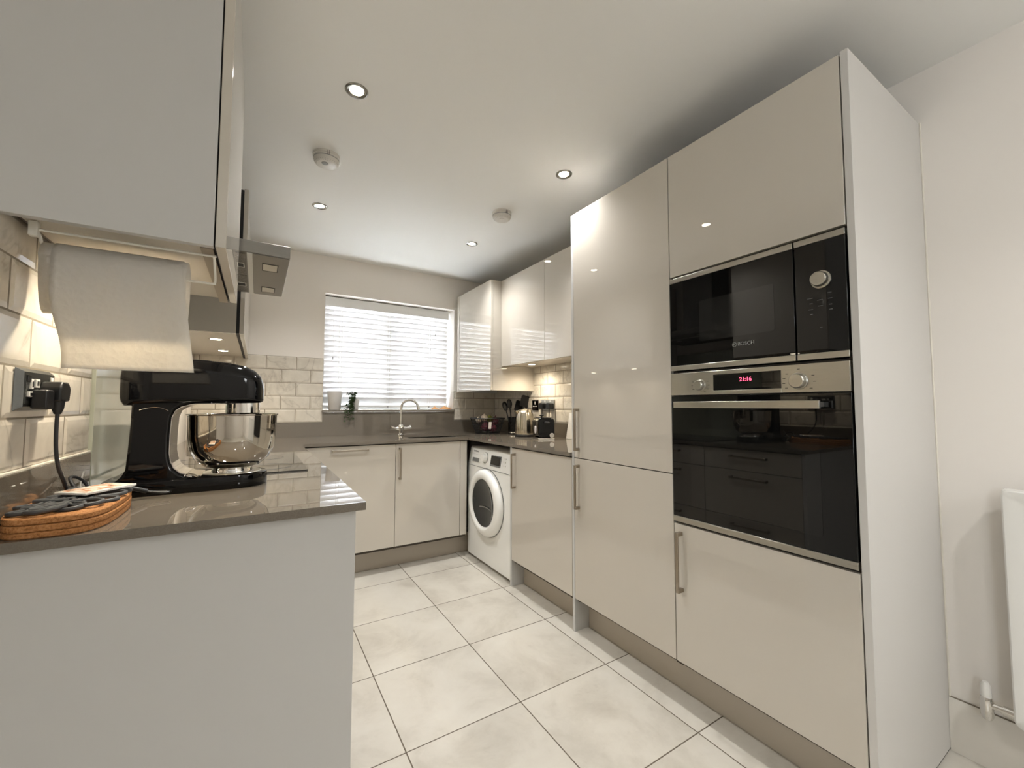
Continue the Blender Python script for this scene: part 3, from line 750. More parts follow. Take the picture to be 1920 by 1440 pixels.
for yc in (1.40, 1.76):
    lp = obj('hood_lamp', bx(-1.425, -1.375, yc-0.045, yc+0.045, 1.6985, 1.6996), 'steel', t)
    bm = BM()
    for a, b, c, d_ in ((-1.427, -1.424, yc-0.047, yc+0.047), (-1.376, -1.373, yc-0.047, yc+0.047), (-1.427, -1.373, yc-0.047, yc-0.044), (-1.427, -1.373, yc+0.044, yc+0.047)): box(bm, a, b, c, d_, 1.6980, 1.6990)
    obj('lamp_edge', bm, 'mark', lp)

# ------------------------------------------------------------------ right wall cabinets
ZR0, ZR1 = 1.484, 2.205
RX = 0.285
t = thing('wall_cabinet', 'glossy cashmere wall cabinet with two doors reflecting the blind', 'cabinet', (0.45, 1.87, ZR0))
obj('carcass', bx(RX+0.021, XW1-0.002, YT+0.003, 2.487, ZR0+0.012, ZR1-0.003), 'carcass', t)
obj('door', bx(RX, RX+0.019, YT+0.003, 1.8765, ZR0, ZR1), 'gloss', t, bevel=0.0012)
obj('door', bx(RX, RX+0.019, 1.8795, 2.4865, ZR0, ZR1), 'gloss', t, bevel=0.0012)
for x, y in ((0.445, 2.27), (0.445, 1.62)): cab_lamp(t, x, y, ZR0+0.012, 7.0)
t = thing('boiler_cabinet', 'deeper glossy cashmere cabinet in the corner beside the window', 'cabinet', (0.4, 2.83, 1.28))
BX = 0.187
obj('side_panel', bx(BX+0.021, XW1-0.002, 2.489, 2.507, 1.288, ZR1), 'gloss', t, bevel=0.001)
obj('carcass', bx(BX+0.022, XW1-0.002, 2.508, 3.16, 1.46, ZR1-0.003), 'carcass', t)
obj('side_panel', bx(BX+0.021, XW1-0.002, 3.135, 3.153, 1.288, ZR1), 'panel', t)
obj('door', bx(BX, BX+0.019, 2.489, 3.105, 1.288, ZR1), 'gloss', t, bevel=0.0012)
obj('filler_strip', bx(BX, BX+0.019, 3.108, 3.16, 1.288, ZR1), 'gloss', t, bevel=0.001)

# ------------------------------------------------------------------ stand mixer
MX, MY = -1.487, 1.10
t = thing('stand_mixer', 'glossy black stand mixer with polished steel bowl on the left worktop', 'stand mixer', (MX-0.1, MY, ZW))
def blob(bm, sections, axis='x', seg=36):
    """loft rounded sections: (pos, list of (u,v))."""
    rings = []
    for p, out in sections:
        if axis == 'x': rings.append([bm.verts.new((p, u, v)) for u, v in out])
        else: rings.append([bm.verts.new((u, v, p)) for u, v in out])
    n = len(rings[0])
    for a, b in zip(rings, rings[1:]):
        for i in range(n): bm.faces.new((a[i], a[(i+1) % n], b[(i+1) % n], b[i]))
    bm.faces.new(rings[0][::-1]); bm.faces.new(rings[-1]); return bm
def base_outline(s):
    out = []
    for i in range(25):
        a = -PI/2+PI*i/24; out.append((MX+s*0.094*math.cos(a), MY+s*0.096*math.sin(a)))
    for i in range(9):
        a = PI/2+(PI/2)*i/8; out.append((-1.715+s*0.06*math.cos(a), MY+s*(0.045+0.055*math.sin(a))))
    for i in range(9):
        a = PI+(PI/2)*i/8; out.append((-1.715+s*0.06*math.cos(a), MY+s*(-0.045+0.055*math.sin(a))))
    return out
bm = blob(BM(), [(ZW, base_outline(0.985)), (ZW+0.004, base_outline(1.0)), (ZW+0.030, base_outline(1.0)), (ZW+0.037, base_outline(0.985)), (ZW+0.0395, base_outline(0.95))], 'z')
obj('base', bm, 'blackgloss', t)
# column: side profile swept in y, rounded edges
prof = []
back = [(-1.768, ZW+0.012), (-1.762, ZW+0.026), (-1.744, ZW+0.040), (-1.732, ZW+0.052), (-1.724, ZW+0.070), (-1.7215, ZW+0.11), (-1.718, ZW+0.19), (-1.717, ZW+0.27)]
front = [(-1.575, ZW+0.27), (-1.590, ZW+0.249), (-1.612, ZW+0.241), (-1.625, ZW+0.231), (-1.633, ZW+0.21), (-1.6355, ZW+0.16), (-1.6355, ZW+0.11), (-1.632, ZW+0.086), (-1.624, ZW+0.066), (-1.609, ZW+0.051), (-1.585, ZW+0.042), (-1.56, ZW+0.0385), (-1.56, ZW+0.012)]
obj('column', prism(BM(), back+front, MY-0.072, MY+0.072, 'y'), 'blackgloss', t, bevel=0.007, seg=3)
outer = [(-1.52, ZW+0.2505), (-1.575, ZW+0.2495), (-1.590, ZW+0.2475), (-1.611, ZW+0.2397), (-1.624, ZW+0.2298), (-1.6318, ZW+0.2097), (-1.6343, ZW+0.16), (-1.6343, ZW+0.11), (-1.6308, ZW+0.0865), (-1.623, ZW+0.0668), (-1.6083, ZW+0.052), (-1.5847, ZW+0.0431), (-1.56, ZW+0.0397)]
liner = [(x+(0.0016 if z < ZW+0.22 else 0.0), z+(0.0016 if z < ZW+0.1 else -0.0016 if z > ZW+0.2 else 0.0)) for x, z in outer]
obj('chrome_liner', prism(BM(), liner+outer[::-1], MY-0.064, MY+0.064, 'y'), 'chrome', t)
# head
def sect(hw, z0, z1, r):
    out = []
    for cu, cv, a in ((MY+hw-r, z1-r, 0), (MY-hw+r, z1-r, 90), (MY-hw+r*0.4, z0+r*0.4, 180), (MY+hw-r*0.4, z0+r*0.4, 270)):
        rr = r if a < 180 else r*0.4
        for i in range(9):
            q = math.radians(a+90*i/8); out.append((cu+rr*math.cos(q), cv+rr*math.sin(q)))
    return out
zb = ZW+0.247
secs = [(-1.7445, sect(0.060, zb+0.02, zb+0.100, 0.03)), (-1.7420, sect(0.066, zb+0.006, zb+0.112, 0.034)), (-1.734, sect(0.072, zb-0.004, zb+0.122, 0.038)), (-1.712, sect(0.077, zb-0.004, zb+0.130, 0.042)),
        (-1.65, sect(0.079, zb, zb+0.1335, 0.044)), (-1.56, sect(0.079, zb+0.002, zb+0.132, 0.044)), (-1.50, sect(0.078, zb+0.003, zb+0.127, 0.044)),
        (-1.46, sect(0.074, zb+0.004, zb+0.119, 0.042)), (-1.435, sect(0.066, zb+0.005, zb+0.106, 0.038)), (-1.420, sect(0.056, zb+0.006, zb+0.090, 0.032)), (-1.4125, sect(0.044, zb+0.009, zb+0.070, 0.024)), (-1.410, sect(0.034, zb+0.014, zb+0.055, 0.016))]
hd = obj('head', blob(BM(), secs, 'x'), 'blackgloss', t, smooth=60)
obj('tilt_joint_line', tube(BM(), smoothpath([(-1.700, MY-0.0725, zb-0.016), (-1.675, MY-0.0728, zb-0.009), (-1.655, MY-0.0728, zb-0.010), (-1.638, MY-0.0725, zb-0.018)]), 0.0007, 6), 'chrome', hd)
obj('planetary_hub', lathe(BM(), [(0.0, -0.034), (0.020, -0.034), (0.042, -0.032), (0.046, -0.028), (0.046, 0.006), (0.0, 0.006)], (MX+0.022, MY, zb+0.003), 'z', 40), 'chrome', t)
obj('beater_shaft', cyl(BM(), (MX, MY, zb-0.09), (MX, MY, zb-0.02), 0.008), 'steel', t)
bprof = [(0.0, 0.050), (0.045, 0.051), (0.072, 0.060), (0.096, 0.082), (0.110, 0.112), (0.1155, 0.150), (0.117, 0.2135), (0.1205, 0.2155), (0.1205, 0.218), (0.1165, 0.2175), (0.1145, 0.2135), (0.113, 0.150), (0.107, 0.113), (0.093, 0.084), (0.07, 0.063), (0.0, 0.053)]
bowl = obj('bowl', lathe(BM(), bprof, (MX, MY, ZW), 'z', 72), 'bowlsteel', t)
obj('bowl_foot', lathe(BM(), [(0.050, 0.0395), (0.054, 0.040), (0.053, 0.048), (0.050, 0.055), (0.046, 0.055)], (MX, MY, ZW), 'z', 56), 'chrome', bowl)
obj('bowl_clamp_plate', lathe(BM(), [(0.0, 0.0390), (0.078, 0.0390), (0.076, 0.0415), (0.0, 0.0415)], (MX, MY, ZW), 'z', 56), 'steel', t)
bm = tube(BM(), [(-1.565, MY-0.088, ZW+0.042), (-1.573, MY-0.095, ZW+0.048), (-1.586, MY-0.094, ZW+0.052), (-1.592, MY-0.085, ZW+0.048), (-1.58, MY-0.08, ZW+0.042)], 0.0035, 8)
obj('latch', bm, 'chrome', t)

# ------------------------------------------------------------------ cork trivets, silicone trivet, coaster
def stadium(x0, x1, y0, y1, n=24, ex=3.8):
    cx, cy, a, b = (x0+x1)/2, (y0+y1)/2, (x1-x0)/2, (y1-y0)/2
    exf = lambda t: ex if math.sin(t) < 0 else 2.3
    return [(cx+a*math.copysign(abs(math.cos(t))**(2/exf(t)), math.cos(t)), cy+b*math.copysign(abs(math.sin(t))**(2/exf(t)), math.sin(t))) for t in [2*PI*i/(4*n) for i in range(4*n)]]
lab = ['oval cork trivet at the bottom of the stack of three', 'oval cork trivet in the middle of the stack of three', 'oval cork trivet on top of the cork stack under the grey mat']
for i in range(3):
    dx, dy = ((0, 0), (0.001, -0.002), (0.0, 0.001))[i]
    c = obj('cork_trivet', prism(BM(), stadium(-1.8315+dx, -1.676+dx, 0.646+dy, 0.985+dy), ZW+0.0124*i, ZW+0.0124*i+0.0118, 'z'), 'cork', bevel=0.0025, seg=2)
    tag(c, lab[i], 'trivet', 'cork trivets stacked by the socket')
zt = ZW+0.0366
t = thing('silicone_trivet', 'dark grey looped silicone trivet lying on the cork stack', 'trivet', (-1.745, 0.82, zt))
loops = [(-1.805, 0.69, -150), (-1.775, 0.672, -115), (-1.815, 0.75, 175), (-1.765, 0.73, -90), (-1.75, 0.76, -60), (-1.705, 0.715, -40), (-1.735, 0.695, -75), (-1.775, 0.69, -110), (-1.69, 0.765, -12), (-1.688, 0.82, 5), (-1.69, 0.875, 18), (-1.705, 0.925, 40), (-1.80, 0.73, 200), (-1.802, 0.79, 180), (-1.80, 0.85, 172), (-1.79, 0.92, 140), (-1.745, 0.945, 90)]
for n_, (x, y, a) in enumerate(loops):
    ar = math.radians(a); ca, sa = math.cos(ar), math.sin(ar)
    pts = []
    for i in range(24):
        q = 2*PI*i/24; u, v = 0.030*math.cos(q)-0.02, 0.021*math.sin(q)
        pts.append((x+u*ca-v*sa, y+u*sa+v*ca, zt+0.0045+0.0015*math.sin(q)+(0.0035 if n_ % 2 else 0)))
    obj('loop', tube(BM(), pts, 0.0042, 8, True), 'greysilicone', t)
for i in range(5):
    obj('rib', tube(BM(), [(-1.80+0.018*i, 0.74, zt+0.005), (-1.785+0.015*i, 0.82, zt+0.0075), (-1.79+0.018*i, 0.91, zt+0.005)], 0.0042, 8), 'greysilicone', t)
cz = zt+0.0148
c4 = [(-1.7935, 0.8195), (-1.7330, 0.7715), (-1.668, 0.865), (-1.7285, 0.913)]
t = thing('coaster', 'square white coaster with an orange picture on the grey trivet', 'coaster', (-1.73, 0.843, cz))
obj('slab', prism(BM(), c4, cz, cz+0.005, 'z'), 'whiteenamel', t, bevel=0.0008)
cc = (sum(p[0] for p in c4)/4, sum(p[1] for p in c4)/4)
obj('picture', prism(BM(), [(cc[0]+(u-cc[0])*0.9, cc[1]+(v-cc[1])*0.9) for u, v in c4], cz+0.005, cz+0.0053, 'z'), 'print', t)
# black looped handle in front of the mixer
t = thing('looped_utensil', 'thin black utensil with a looped end lying before the mixer base', 'utensil', (-1.65, 0.93, ZW))
obj('shaft', tube(BM(), [(-1.716, 0.962, ZW+0.040), (-1.700, 0.958, ZW+0.034), (-1.665, 0.966, ZW+0.020)], [0.005, 0.006, 0.0055], 10), 'blackplastic', t)
obj('loop_end', tube(BM(), [(-1.668, 0.965, ZW+0.020), (-1.655, 0.960, ZW+0.017), (-1.635, 0.957, ZW+0.015), (-1.620, 0.962, ZW+0.014), (-1.617, 0.972, ZW+0.014), (-1.626, 0.979, ZW+0.014), (-1.645, 0.977, ZW+0.015), (-1.660, 0.971, ZW+0.018)], 0.0026, 8, True), 'blackplastic', t)

# ------------------------------------------------------------------ sockets on left wall
SXW = TX0+0.001
t = thing('wall_socket', 'brushed steel double socket with white usb ports on the left tiles', 'socket', (SXW, 0.81, 1.19))
y0, y1, z0, z1 = 0.744, 0.904, 1.1465, 1.2335
bm = BM()
A = [(SXW, y0, z0), (SXW, y1, z0), (SXW, y1, z1), (SXW, y0, z1)]; m = 0.008
Bq = [(SXW+0.011, y0+m, z0+m), (SXW+0.011, y1-m, z0+m), (SXW+0.011, y1-m, z1-m), (SXW+0.011, y0+m, z1-m)]
va = [bm.verts.new(p) for p in A]; vb = [bm.verts.new(p) for p in Bq]
bm.faces.new(vb); bm.faces.new(va[::-1])
for i in range(4): bm.faces.new((va[i], va[(i+1) % 4], vb[(i+1) % 4], vb[i]))
pl = obj('faceplate', bm, 'darksteel', t)
obj('insert', bx(SXW+0.0105, SXW+0.0122, y0+0.014, y1-0.014, z0+0.014, z1-0.014), 'darksteel', pl)
for y, z, w_, h_ in ((0.776, 1.201, 0.009, 0.021), (0.771, 1.180, 0.019, 0.011), (0.800, 1.203, 0.018, 0.018)):
    p_ = obj('usb_port', bx(SXW+0.012, SXW+0.016, y-w_/2, y+w_/2, z-h_/2, z+h_/2), 'whiteplastic', t, bevel=0.001)
    obj('port_slot', bx(SXW+0.0155, SXW+0.0166, y-w_*0.24, y+w_*0.24, z-h_*0.26, z+h_*0.26), 'blackplastic', p_)
for y in (0.764, 0.872): obj('rocker_switch', bx(SXW+0.012, SXW+0.0155, y-0.006, y+0.006, 1.205, 1.219), 'whiteplastic' if y > 0.8 else 'blackplastic', t, bevel=0.001)
t = thing('charger_plug', 'small black charger plug in the left half of the steel socket', 'plug', (SXW+0.013, 0.794, 1.165))
obj('body', prism(BM(), rrect(0.776, 0.812, 1.149, 1.190, 0.006, 4), SXW+0.0128, SXW+0.038, 'x'), 'blackplastic', t, bevel=0.003)
t = thing('mixer_plug', 'large black plug with a hanging cable on the steel socket', 'plug', (SXW+0.013, 0.842, 1.18))
obj('body', prism(BM(), [(0.814, 1.166), (0.866, 1.166), (0.870, 1.195), (0.856, 1.209), (0.824, 1.209), (0.813, 1.195)], SXW+0.0128, SXW+0.047, 'x'), 'blackplastic', t, bevel=0.004, seg=3)
obj('cord_grip', tube(BM(), [(SXW+0.034, 0.840, 1.168), (SXW+0.035, 0.841, 1.150), (SXW+0.035, 0.841, 1.138)], [0.013, 0.010, 0.006], 12), 'blackplastic', t)
pts = [(SXW+0.035, 0.841, 1.14), (SXW+0.035, 0.840, 1.10), (SXW+0.036, 0.842, 1.06), (SXW+0.037, 0.856, 1.02), (SXW+0.040, 0.890, 0.975), (SXW+0.040, 0.915, 0.945), (SXW+0.034, 0.955, 0.930), (SXW+0.030, 0.99, 0.925)]
for i in range(10):
    a = -PI/2+2*PI*i/9*1.0
    pts.append((SXW+0.030+0.012*math.sin(i), 1.01+0.03*math.cos(a), 0.950+0.028*math.sin(a)))
pts += [(SXW+0.03, 1.04, 0.922), (SXW+0.05, 1.08, 0.920)]
cb = obj('cable', tube(BM(), smoothpath(pts), 0.0036, 10), 'cable', t)
obj('twist_tie', tube(BM(), smoothpath([(SXW+0.036, 0.93, 0.930), (SXW+0.045, 0.955, 0.950), (SXW+0.05, 0.985, 0.953), (SXW+0.04, 1.0, 0.94), (SXW+0.03, 1.03, 0.96), (SXW+0.03, 1.05, 0.985)]), 0.0018, 6), 'greymark', t)

# ------------------------------------------------------------------ paper towel and wire holder
t = thing('paper_towel_holder', 'white wire paper towel holder fixed under the left wall cabinet', 'holder', (-1.66, 0.74, ZCL))
ra, rz, ry = 0.0028, 1.4545, 0.765
obj('wire_frame', tube(BM(), smoothpath([(-1.806, ry, rz), (-1.812, ry-0.003, rz+0.012), (-1.812, ry-0.03, 1.500), (-1.812, 0.715, 1.5045), (-1.80, 0.708, 1.5045), (-1.66, 0.706, 1.5045), (-1.53, 0.704, 1.5045), (-1.523, 0.706, 1.503), (-1.523, 0.725, 1.49), (-1.523, ry-0.005, rz+0.008), (-1.526, ry, rz)], 5), ra, 8), 'wirewhite', t)
obj('roll_rod', tube(BM(), [(-1.812, ry, rz), (-1.522, ry, rz)], ra, 8), 'wirewhite', t)
obj('clip', bx(-1.818, -1.805, 0.70, 0.716, 1.490, ZCL+0.011), 'wirewhite', t, bevel=0.0015)
t = thing('paper_towel_roll', 'white paper towel roll with a sheet hanging over the mixer', 'paper towel', (-1.68, ry, rz))
x0, x1 = -1.800, -1.587
bm = BM()
prof = [(0.012, x0), (0.036, x0), (0.038, x0+0.002), (0.038, x1-0.002), (0.036, x1), (0.012, x1)]
lathe(bm, [(r, x) for r, x in prof], (0, ry, rz), 'x', 48)
bmesh.ops.delete(bm, geom=[f for f in bm.faces if len(f.verts) > 10], context='FACES')
obj('roll', bm, 'towel', t)
def sheet(bm, path, xa, xb, nx, fx, fy):
    vs = []
    for j, (y, z) in enumerate(path):
        s = j/(len(path)-1); row = []
        for i in range(nx+1):
            q = i/nx
            row.append(bm.verts.new((xa+(xb-xa)*q+fx(q, s), y+fy(q, s), z)))
        vs.append(row)
    for a, b in zip(vs, vs[1:]):
        for i in range(nx): bm.faces.new((a[i], a[i+1], b[i+1], b[i]))
    return bm
loop = [(ry+0.039*math.sin(2*PI*i/40), rz+0.039*math.cos(2*PI*i/40)) for i in range(0, 8)]
loop = []
for i in range(41):
    a = 2*PI*i/40
    yy = 0.041*math.sin(a); zz = 0.041*math.cos(a)
    if zz < 0: zz *= 2.6; yy *= 0.9
    loop.append((ry+yy, rz+zz))
lo_ = obj('loose_turn', sheet(BM(), loop, x0-0.010, x1+0.012, 10, lambda q, s: 0.0, lambda q, s: 0.0), 'towel', t)
path = [(ry+0.043*math.sin(a), rz+0.043*math.cos(a)) for a in [math.radians(d) for d in (60, 40, 20, 0, -20, -40, -60, -80, -90)]]
zend = 1.233
for i in range(1, 25):
    s = i/24; path.append((ry-0.043-0.004*math.sin(s*5)+0.003*s-0.0*s, rz-(rz-zend)*s))
so_ = obj('hanging_sheet', sheet(BM(), path, x0+0.004, x1+0.004, 22, lambda q, s: 0.030*max(0, s-0.2)*(1.1-0.1*q)+0.006*q*s+0.004*math.sin(s*9)*(1-q), lambda q, s: 0.0035*math.sin(q*7+s*4)*s+0.006*(q-0.5)*max(0, s-0.4)), 'towel', t)
for o in (lo_, so_):
    md = o.modifiers.new('solid', 'SOLIDIFY'); md.thickness = 0.0009

# ------------------------------------------------------------------ blind
t = thing('venetian_blind', 'white wooden venetian blind lowered over the kitchen window', 'blind', (-0.42, YB+0.118, 1.147))
BY = YB+0.118; bx0, bx1 = WX0+0.011, 0.142
obj('valance', bx(bx0-0.002, bx1+0.004, BY-0.036, BY-0.026, 2.000, 2.080), 'upvc', t, bevel=0.003)
obj('headrail', bx(bx0, bx1, BY-0.024, BY+0.026, 2.030, 2.082), 'upvc', t)
bm = BM(); zz = 1.996; n_sl = 0; ang = math.radians(61); hw = 0.0300
while zz > 1.178:
    dy, dz = hw*math.cos(ang), hw*math.sin(ang)
    p0 = (BY+dy, zz-dz); p1 = (BY-dy, zz+dz)          # upper edge towards the room
    nx_, nz_ = math.sin(ang)*0.0014, math.cos(ang)*0.0014
    prism(bm, [(p0[0]-nx_, p0[1]-nz_), (p1[0]-nx_, p1[1]-nz_), (p1[0]+nx_, p1[1]+nz_), (p0[0]+nx_, p0[1]+nz_)], bx0, bx1, 'x')
    zz -= 0.0438; n_sl += 1
obj('slats', bm, 'slat', t, smooth=0)
obj('bottom_rail', bx(bx0, bx1, BY-0.024, BY+0.024, 1.147, 1.164), 'upvc', t, bevel=0.003)
for x in (-0.838, -0.429, -0.045):
    bm = BM(); box(bm, x-0.012, x-0.009, BY-0.0275, BY-0.0262, 1.15, 2.03); box(bm, x+0.009, x+0.012, BY-0.0275, BY-0.0262, 1.15, 2.03)
    obj('ladder_cord', bm, 'whiteplastic', t)
    obj('cord_plug', cyl(BM(), (x, BY-0.023, 1.150), (x, BY-0.030, 1.150), 0.006), 'greymark', t)
for x, z in ((-0.897, 1.545), (0.012, 1.83)):
    cd = obj('pull_cord', tube(BM(), [(x, BY-0.031, 2.02), (x, BY-0.033, z+0.02)], 0.0011, 6), 'whiteplastic', t)
    obj('tassel', lathe(BM(), [(0.0, 0.026), (0.0025, 0.024), (0.005, 0.006), (0.0055, 0.0), (0.0, 0.0)], (x, BY-0.033, z), 'z', 16), 'greymark', cd)

# ------------------------------------------------------------------ things on the window sill
t = thing('plant_pot', 'plain grey white pot at the left end of the window sill', 'pot', (-0.885, YB+0.012, WZ0))
obj('pot', lathe(BM(), [(0.0, 0.0), (0.043, 0.0), (0.046, 0.004), (0.0585, 0.148), (0.0585, 0.152), (0.054, 0.152), (0.052, 0.13), (0.0, 0.13)], (-0.885, YB+0.012, WZ0), 'z', 40), 'potwhite', t)
obj('soil', lathe(BM(), [(0.0, 0.132), (0.0525, 0.132), (0.0525, 0.129), (0.0, 0.129)], (-0.885, YB+0.012, WZ0), 'z', 32), 'soil', t)
t = thing('trailing_plant', 'small trailing green plant in a pale pot on the window sill', 'plant', (-0.728, YB+0.012, WZ0))
PX, PY = -0.728, YB+0.012
obj('pot', lathe(BM(), [(0.0, 0.0), (0.026, 0.0), (0.029, 0.004), (0.036, 0.085), (0.036, 0.09), (0.032, 0.09), (0.030, 0.075), (0.0, 0.075)], (PX, PY, WZ0), 'z', 32), 'potwhite', t)
def leaf(bm, c, d, size):
    d = Vector(d).normalized(); u, w_ = frame_of(d)
    c = Vector(c); L, W = size, size*0.42
    P_ = [c, c+d*L*0.35+u*W, c+d*L*0.75+u*W*0.7, c+d*L, c+d*L*0.75-u*W*0.7, c+d*L*0.35-u*W]
    m = c+d*L*0.5+w_*W*0.35
    vs = [bm.verts.new(p) for p in P_]; mv = bm.verts.new(m)
    for i in range(6): bm.faces.new((vs[i], vs[(i+1) % 6], mv))
st = BM(); lf = BM()
rnd = random.Random(3)
trails = []
for i in range(9):      # upright and spreading stems above the pot
    a = rnd.uniform(0, 2*PI); h = rnd.uniform(0.02, 0.075); q = rnd.uniform(0.015, 0.06)
    trails.append([(PX, PY, WZ0+0.078), (PX+q*0.5*math.cos(a)-0.02, PY-0.012+q*0.3*math.sin(a), WZ0+0.078+h*0.8), (PX+q*math.cos(a)-0.026, PY-0.02+q*0.4*math.sin(a), WZ0+0.078+h)])
for i in range(11):     # stems that spill to the left along the sill and over its edge
    dx = rnd.uniform(-0.10, -0.015); drop = rnd.uniform(0.0, 0.1)
    trails.append([(PX, PY-0.01, WZ0+0.08), (PX+dx*0.3-0.01, PY-0.045, WZ0+0.085+rnd.uniform(-0.01, 0.02)), (PX+dx*0.7-0.01, YB-0.030, WZ0+0.04), (PX+dx, YB-0.036, WZ0+0.012), (PX+dx*1.05, YB-0.042, WZ0+0.006-drop*(1 if dx > -0.11 else 0.05))])
for tr in trails:
    sp = smoothpath(tr, 4); tube(st, sp, 0.0009, 5)
    for p in sp[2:]:
        for _ in range(2):
            leaf(lf, p, (rnd.uniform(-1, 1), rnd.uniform(-1, 0.25), rnd.uniform(-0.6, 0.9)), rnd.uniform(0.012, 0.021))
obj('stems', st, 'leaf', t); obj('foliage', lf, 'leaf', t, smooth=0)
bm = BM()
gx, gy = 26, 6; vs = []
for j in range(gy+1):
    vs.append([])
    for i in range(gx+1):
        u, v = i/gx, j/gy
        e = min(1, min(u, 1-u)*6)*min(1, min(v, 1-v)*3)
        vs[-1].append(bm.verts.new((-0.05+0.205*u, YB-0.012+0.075*v, WZ0+0.002+e*(0.014+0.011*math.sin(u*21)*math.sin(v*5+u*6)+0.008*math.sin(u*9+1)))))
for j in range(gy):
    for i in range(gx): bm.faces.new((vs[j][i], vs[j][i+1], vs[j+1][i+1], vs[j+1][i]))
o = obj('dish_cloth', bm, 'orange'); md = o.modifiers.new('solid', 'SOLIDIFY'); md.thickness = 0.0018; md.offset = 1
tag(o, 'crumpled orange cloth at the right end of the window sill', 'cloth')

# ------------------------------------------------------------------ things on the right worktop
FX, FY = 0.345, 2.83
t = thing('fruit_basket', 'dark basket of onions and garlic in the corner of the worktop', 'basket', (FX, FY, ZW))
bz = ZW
o1 = rrect(FX-0.095, FX+0.095, FY-0.07, FY+0.07, 0.03, 6); o2 = rrect(FX-0.135, FX+0.135, FY-0.10, FY+0.10, 0.035, 6)
bm = BM(); n = len(o1)
A = [bm.verts.new((u, v, bz)) for u, v in o1]; B_ = [bm.verts.new((u*1.0, v, bz+0.006)) for u, v in o1]
bm.faces.new(A[::-1]); bm.faces.new(B_)
for i in range(n): bm.faces.new((A[i], A[(i+1) % n], B_[(i+1) % n], B_[i]))
obj('basket_base', bm, 'blackplastic', t)
bm = BM()
def lerp(q, h): return (q[0][0]+(q[1][0]-q[0][0])*h, q[0][1]+(q[1][1]-q[0][1])*h, bz+0.004+0.131*h)
def ring(o, m):
    L = [0.0]
    for i in range(len(o)): L.append(L[-1]+math.dist(o[i], o[(i+1) % len(o)]))
    out = []
    for k in range(m):
        d = L[-1]*k/m; i = max(j for j in range(len(o)) if L[j] <= d); f = (d-L[i])/max(1e-9, L[i+1]-L[i])
        p, q = o[i], o[(i+1) % len(o)]; out.append((p[0]+(q[0]-p[0])*f, p[1]+(q[1]-p[1])*f))
    return out
r1, r2 = ring(o1, 44), ring(o2, 44)
for a_, b_ in zip(r1, r2): tube(bm, [lerp((a_, b_), 0), lerp((a_, b_), 1)], 0.0022, 6)
for h in (0.12, 0.34, 0.56, 0.78): tube(bm, [lerp(q, h) for q in zip(r1, r2)], 0.002, 6, True)
obj('wire_mesh', bm, 'blackplastic', t)
obj('rim', tube(BM(), [(u, v, bz+0.135) for u, v in o2], 0.006, 8, True), 'blackplastic', t)
obj('paper_tag', prism(BM(), [(FX-0.045, bz+0.045), (FX-0.020, bz+0.045), (FX-0.015, bz+0.105), (FX-0.042, bz+0.105)], FY-0.103, FY-0.098, 'y'), 'labelpaper', t)
def veg(name, label, cat, x, y, z, r, mat, grp, stem=True):
    o = thing(name, label, cat, (x, y, z-r), grp)
    obj('bulb', lathe(BM(), [(0.0, -r*0.92), (r*0.35, -r*0.88), (r*0.8, -r*0.5), (r, 0.0), (r*0.82, r*0.5), (r*0.4, r*0.82), (r*0.15, r*1.05), (0.0, r*1.1)], (x, y, z), 'z', 24), mat, o)
    if stem: obj('stalk', tube(BM(), [(x, y, z+r), (x+0.004, y, z+r*1.25), (x+0.010, y, z+r*1.5)], [r*0.14, r*0.1, r*0.07], 8), mat, o)
    return o
G = 'vegetables in the dark basket'
veg('garlic_bulb', 'pale garlic bulb heaped highest at the left of the basket', 'garlic', FX-0.045, FY-0.02, bz+0.140, 0.032, 'garlic', G)
veg('garlic_bulb', 'second pale garlic bulb lying left of the highest one', 'garlic', FX-0.082, FY+0.02, bz+0.118, 0.028, 'garlic', G)
veg('lime', 'green lime in the middle of the dark basket', 'lime', FX+0.020, FY+0.0, bz+0.130, 0.033, 'lime', G, False)
veg('red_onion', 'red onion at the right of the dark basket', 'onion', FX+0.075, FY+0.0, bz+0.105, 0.036, 'onion', G)
veg('red_onion', 'red onion low at the front of the dark basket beside the paper tag', 'onion', FX-0.040, FY-0.030, bz+0.060, 0.040, 'onion', G)
veg('red_onion', 'red onion low in the middle front of the basket', 'onion', FX+0.035, FY-0.030, bz+0.046, 0.038, 'onion', G)

